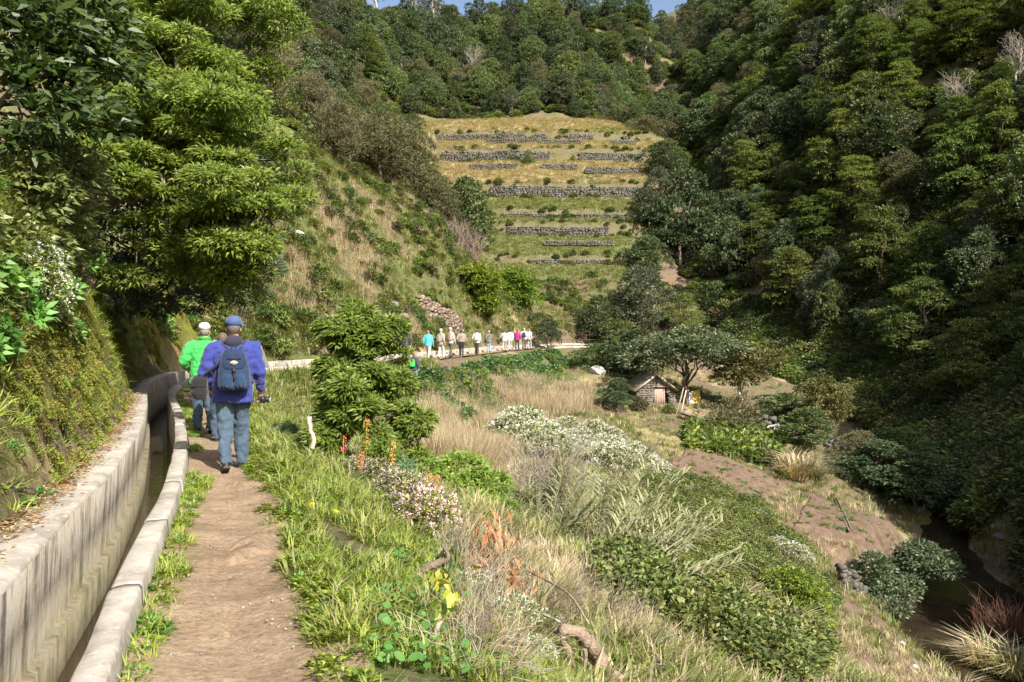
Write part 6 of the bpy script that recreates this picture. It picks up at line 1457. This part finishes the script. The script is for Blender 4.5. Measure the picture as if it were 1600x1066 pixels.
# camera in his right hand
co_ = thing('camera_in_hand', 'black camera held low in the right hand of the walker in purple', 'camera', pm.location, rzP)
c = MB(); c.box((0.335, 0.145, 0.83), (.055, .12, .085)); obj('camera_body', c.mesh('camera_body', [PLASTIC]), co_)
c = MB(); c.tube([(0.35, 0.145, 0.83), (0.42, 0.13, 0.82)], [.034, .036], 14); l_ = obj('lens', c.mesh('lens', [PLASTIC], True), co_)
c = MB(); c.tube([(0.42, 0.13, 0.82), (0.424, 0.129, 0.8194)], [.030, .030], 14); obj('lens_ring', c.mesh('lens_ring', [flat_mat('metal_grey', (0.5, 0.5, 0.5), 0.3)], True), l_)
# shoulder bag at his left hip
sb_ = thing('shoulder_bag', 'black shoulder bag hanging at the left hip of the walker in purple', 'bag', pm.location, rzP)
c = MB(); loft(c, [(-.36, .03, .86, .07, .11), (-.37, .03, .92, .09, .14), (-.37, .03, 1.06, .088, .135), (-.36, .03, 1.12, .06, .10)], 18, p=3); obj('bag_body', fuse(c, 'bag_body', [BLACK], 0.012, 3, 0.02), sb_)
c = MB(); loft(c, [(-.375, .03, 1.0, .095, .145), (-.375, .03, 1.09, .094, .142), (-.365, .03, 1.135, .066, .105)], 18, p=3); obj('bag_flap', fuse(c, 'bag_flap', [BLACK], 0.012, 2), sb_)
c = MB(); c.tube([(-.36, .06, 1.10), (-.30, .14, 1.25), (-.05, .17, 1.40), (.14, .06, 1.50), (.12, -.08, 1.47), (-.12, -.17, 1.30), (-.31, -.09, 1.16), (-.36, -.02, 1.10)], .014, 6); obj('bag_strap', c.mesh('bag_strap', [BLACK], True), sb_)
x, y = -4.96, 12.9
pg_, kG = person('walker in bright green jacket, white cap and jeans ahead on the path', (x, y, -0.03), facing(edge_s_at_y(12.9)) + 0.05, 1.76, (0.045, 0.36, 0.075), None, (0.25, 0.22, 0.2), (0.55, 0.54, 0.51), 0.14, -1, bulk=1.06, near=True, hem=0.80,
    arms={('el', -1): (-0.31, -0.03, 1.16), ('wr', -1): (-0.24, 0.17, 1.05)})
x, y = -4.25, 11.75
person('walker in black jacket and jeans almost hidden behind the purple jacket', (x, y, -0.03), facing(edge_s_at_y(11.7)), 1.62, (0.02, 0.02, 0.022), None, (0.10, 0.07, 0.05), None, 0.18, -1, near=True, arms={('el', -1): (-0.25, 0.02, 1.12), ('wr', -1): (-0.16, 0.2, 1.0)})

# the group farther along: (photo px, distance, height, jacket, trousers, hair, hat, label, pack colour, hood)
GRP = [
 (633, 41.5, 1.72, (0.035, 0.035, 0.04), (0.05, 0.045, 0.045), (0.03, 0.02, 0.02), None, 'person in black jacket with red hood at the left end of the group', None, (0.264, 0.02, 0.046)),
 (669, 42.2, 1.62, (0.086, 0.396, 0.409), (0.475, 0.462, 0.422), (0.231, 0.145, 0.092), None, 'person in turquoise jacket and white trousers in the group', None, None),
 (689, 44.5, 1.70, (0.33, 0.284, 0.224), (0.436, 0.416, 0.363), (0.409, 0.383, 0.33), (0.475, 0.462, 0.409), 'person in beige jacket with pale cap behind the turquoise jacket', (0.2, 0.2, 0.17), None),
 (704, 46.5, 1.78, (0.409, 0.363, 0.304), (0.09, 0.075, 0.065), (0.396, 0.33, 0.277), (0.495, 0.409, 0.383), 'person in cream jacket with brown backpack and dark trousers', (0.15, 0.09, 0.07), None),
 (721, 48.5, 1.66, (0.27, 0.21, 0.17), (0.07, 0.065, 0.06), (0.04, 0.03, 0.025), None, 'person in brown top with black jacket tied at the waist', None, None),
 (745, 51, 1.68, (0.488, 0.469, 0.422), (0.06, 0.05, 0.045), (0.1, 0.06, 0.04), None, 'person in white jacket with pale backpack and black trousers', (0.409, 0.37, 0.317), None),
 (764, 54, 1.62, (0.15, 0.135, 0.11), (0.224, 0.277, 0.33), (0.363, 0.33, 0.277), None, 'person in dark olive jacket and pale blue jeans', None, None),
 (788, 60, 1.66, (0.495, 0.482, 0.462), (0.363, 0.33, 0.277), (0.1, 0.06, 0.04), None, 'dark-haired person in white leading the second cluster of walkers', None, None),
 (797, 62, 1.72, (0.515, 0.508, 0.488), (0.396, 0.37, 0.317), (0.05, 0.04, 0.03), None, 'person in loose white jacket left of the magenta jacket', None, None),
 (808, 64.5, 1.74, (0.277, 0.03, 0.165), (0.05, 0.05, 0.05), (0.06, 0.04, 0.03), None, 'person in magenta jacket in the far cluster', None, None),
 (819, 67, 1.86, (0.502, 0.495, 0.482), (0.1, 0.09, 0.08), (0.33, 0.297, 0.264), (0.502, 0.495, 0.475), 'person in white with white cap and dark backpack', (0.03, 0.035, 0.05), None),
 (827, 69, 1.78, (0.528, 0.521, 0.508), (0.33, 0.304, 0.264), (0.25, 0.2, 0.16), None, 'person in white at the right end of the group', None, None),
]
for i, (px, d, H, jc, tc, hc, ht, lab, pk, hd) in enumerate(GRP):
    xx = (px - 800) / 1250 * d
    dd_ = np.arange(36, 84, 0.1); sd_, _ = edge_sd((px - 800) / 1250 * dd_, dd_)
    cross = np.where((np.abs(sd_ - 0.55 - 0.1 * (i % 3)) < 0.12))[0]
    d2 = float(dd_[cross[np.abs(dd_[cross] - d).argmin()]]) if len(cross) else d
    xx = (px - 800) / 1250 * d2
    _, s_ = edge_sd(xx, d2); s_ = float(s_[0])
    print('WALKER', px, round(xx, 2), round(d2, 1), round(d, 1))
    rt, kk = person(lab, (xx, d2, -0.02), facing(s_) + random.uniform(-.55, .45), H + 0.07, jc, tc, hc, ht, random.uniform(0.08, 0.2), random.choice((-1, 1)), hood=hd, bulk=random.uniform(0.98, 1.1))
    if pk: backpack('%s backpack on the back of the %s' % ({0: 'brown', 1: 'grey', 2: 'pale', 3: 'dark'}[0 if pk == (0.15, 0.09, 0.07) else 1 if pk[0] == 0.20 else 2 if pk[0] > .3 else 3], lab.split(' behind')[0].split(' with brown')[0].split(' with pale back')[0].split(' and dark')[0]), rt, kk, pk, None, 0.30, 0.40, 0.16, 1.2)
    if px in (721, 764, 788):
        hb = thing('handbag', {721: 'black bag at the left hip of the walker in the brown top', 764: 'dark bag carried by the walker in the dark olive jacket', 788: 'black bag of the dark-haired walker in white'}[px], 'bag', rt.location, rt.rotation_euler.z)
        c = MB(); loft(c, [(-.27, -.03, .80, .06, .13), (-.28, -.03, .86, .08, .16), (-.28, -.03, 1.0, .075, .15), (-.27, -.03, 1.06, .05, .11)], 14, p=3); obj('bag_body', c.mesh('bag_body', [BLACK], True), hb)
        c = MB(); c.tube([(-.27, .05, 1.05), (-.2, .17, 1.2), (.02, .18, 1.38), (.16, .03, 1.47), (.06, -.16, 1.36), (-.16, -.17, 1.18), (-.27, -.1, 1.05)], .014, 5); obj('bag_strap', c.mesh('bag_strap', [BLACK], True), hb)
    if px == 721:
        c = MB(); loft(c, [(0, -.02, .55, .19, .13), (0, -.01, .75, .215, .165), (0, 0, .93, .225, .172), (0, 0, .99, .21, .16)], 18); w_ = obj('tied_jacket', fuse(c, 'tied_jacket', [BLACK], .024, 2, .03), rt); w_.scale = (kk, kk, kk)
# one more walker lower down, half hidden by the bush
dd_ = np.arange(22, 44, 0.1); xs_ = (647 - 800) / 1250 * dd_; zs_ = ground(xs_, dd_)
k_ = int(np.abs(518 - 1250 * (zs_ + 1.62 - CAM_Z) / dd_ - 549).argmin())
print('LOWER', dd_[k_], zs_[k_])
rt, kk = person('person in dark checked jacket half hidden behind the laurel bush', (xs_[k_], dd_[k_], zs_[k_] - 0.03), -0.35, 1.62, (0.05, 0.055, 0.065), (0.16, 0.22, 0.30), (0.22, 0.09, 0.05), None, 0.12, 1)
backpack('bright green and black backpack on the person half hidden by the bush', rt, kk, (0.04, 0.50, 0.10), None, 0.30, 0.40, 0.16, 1.2)
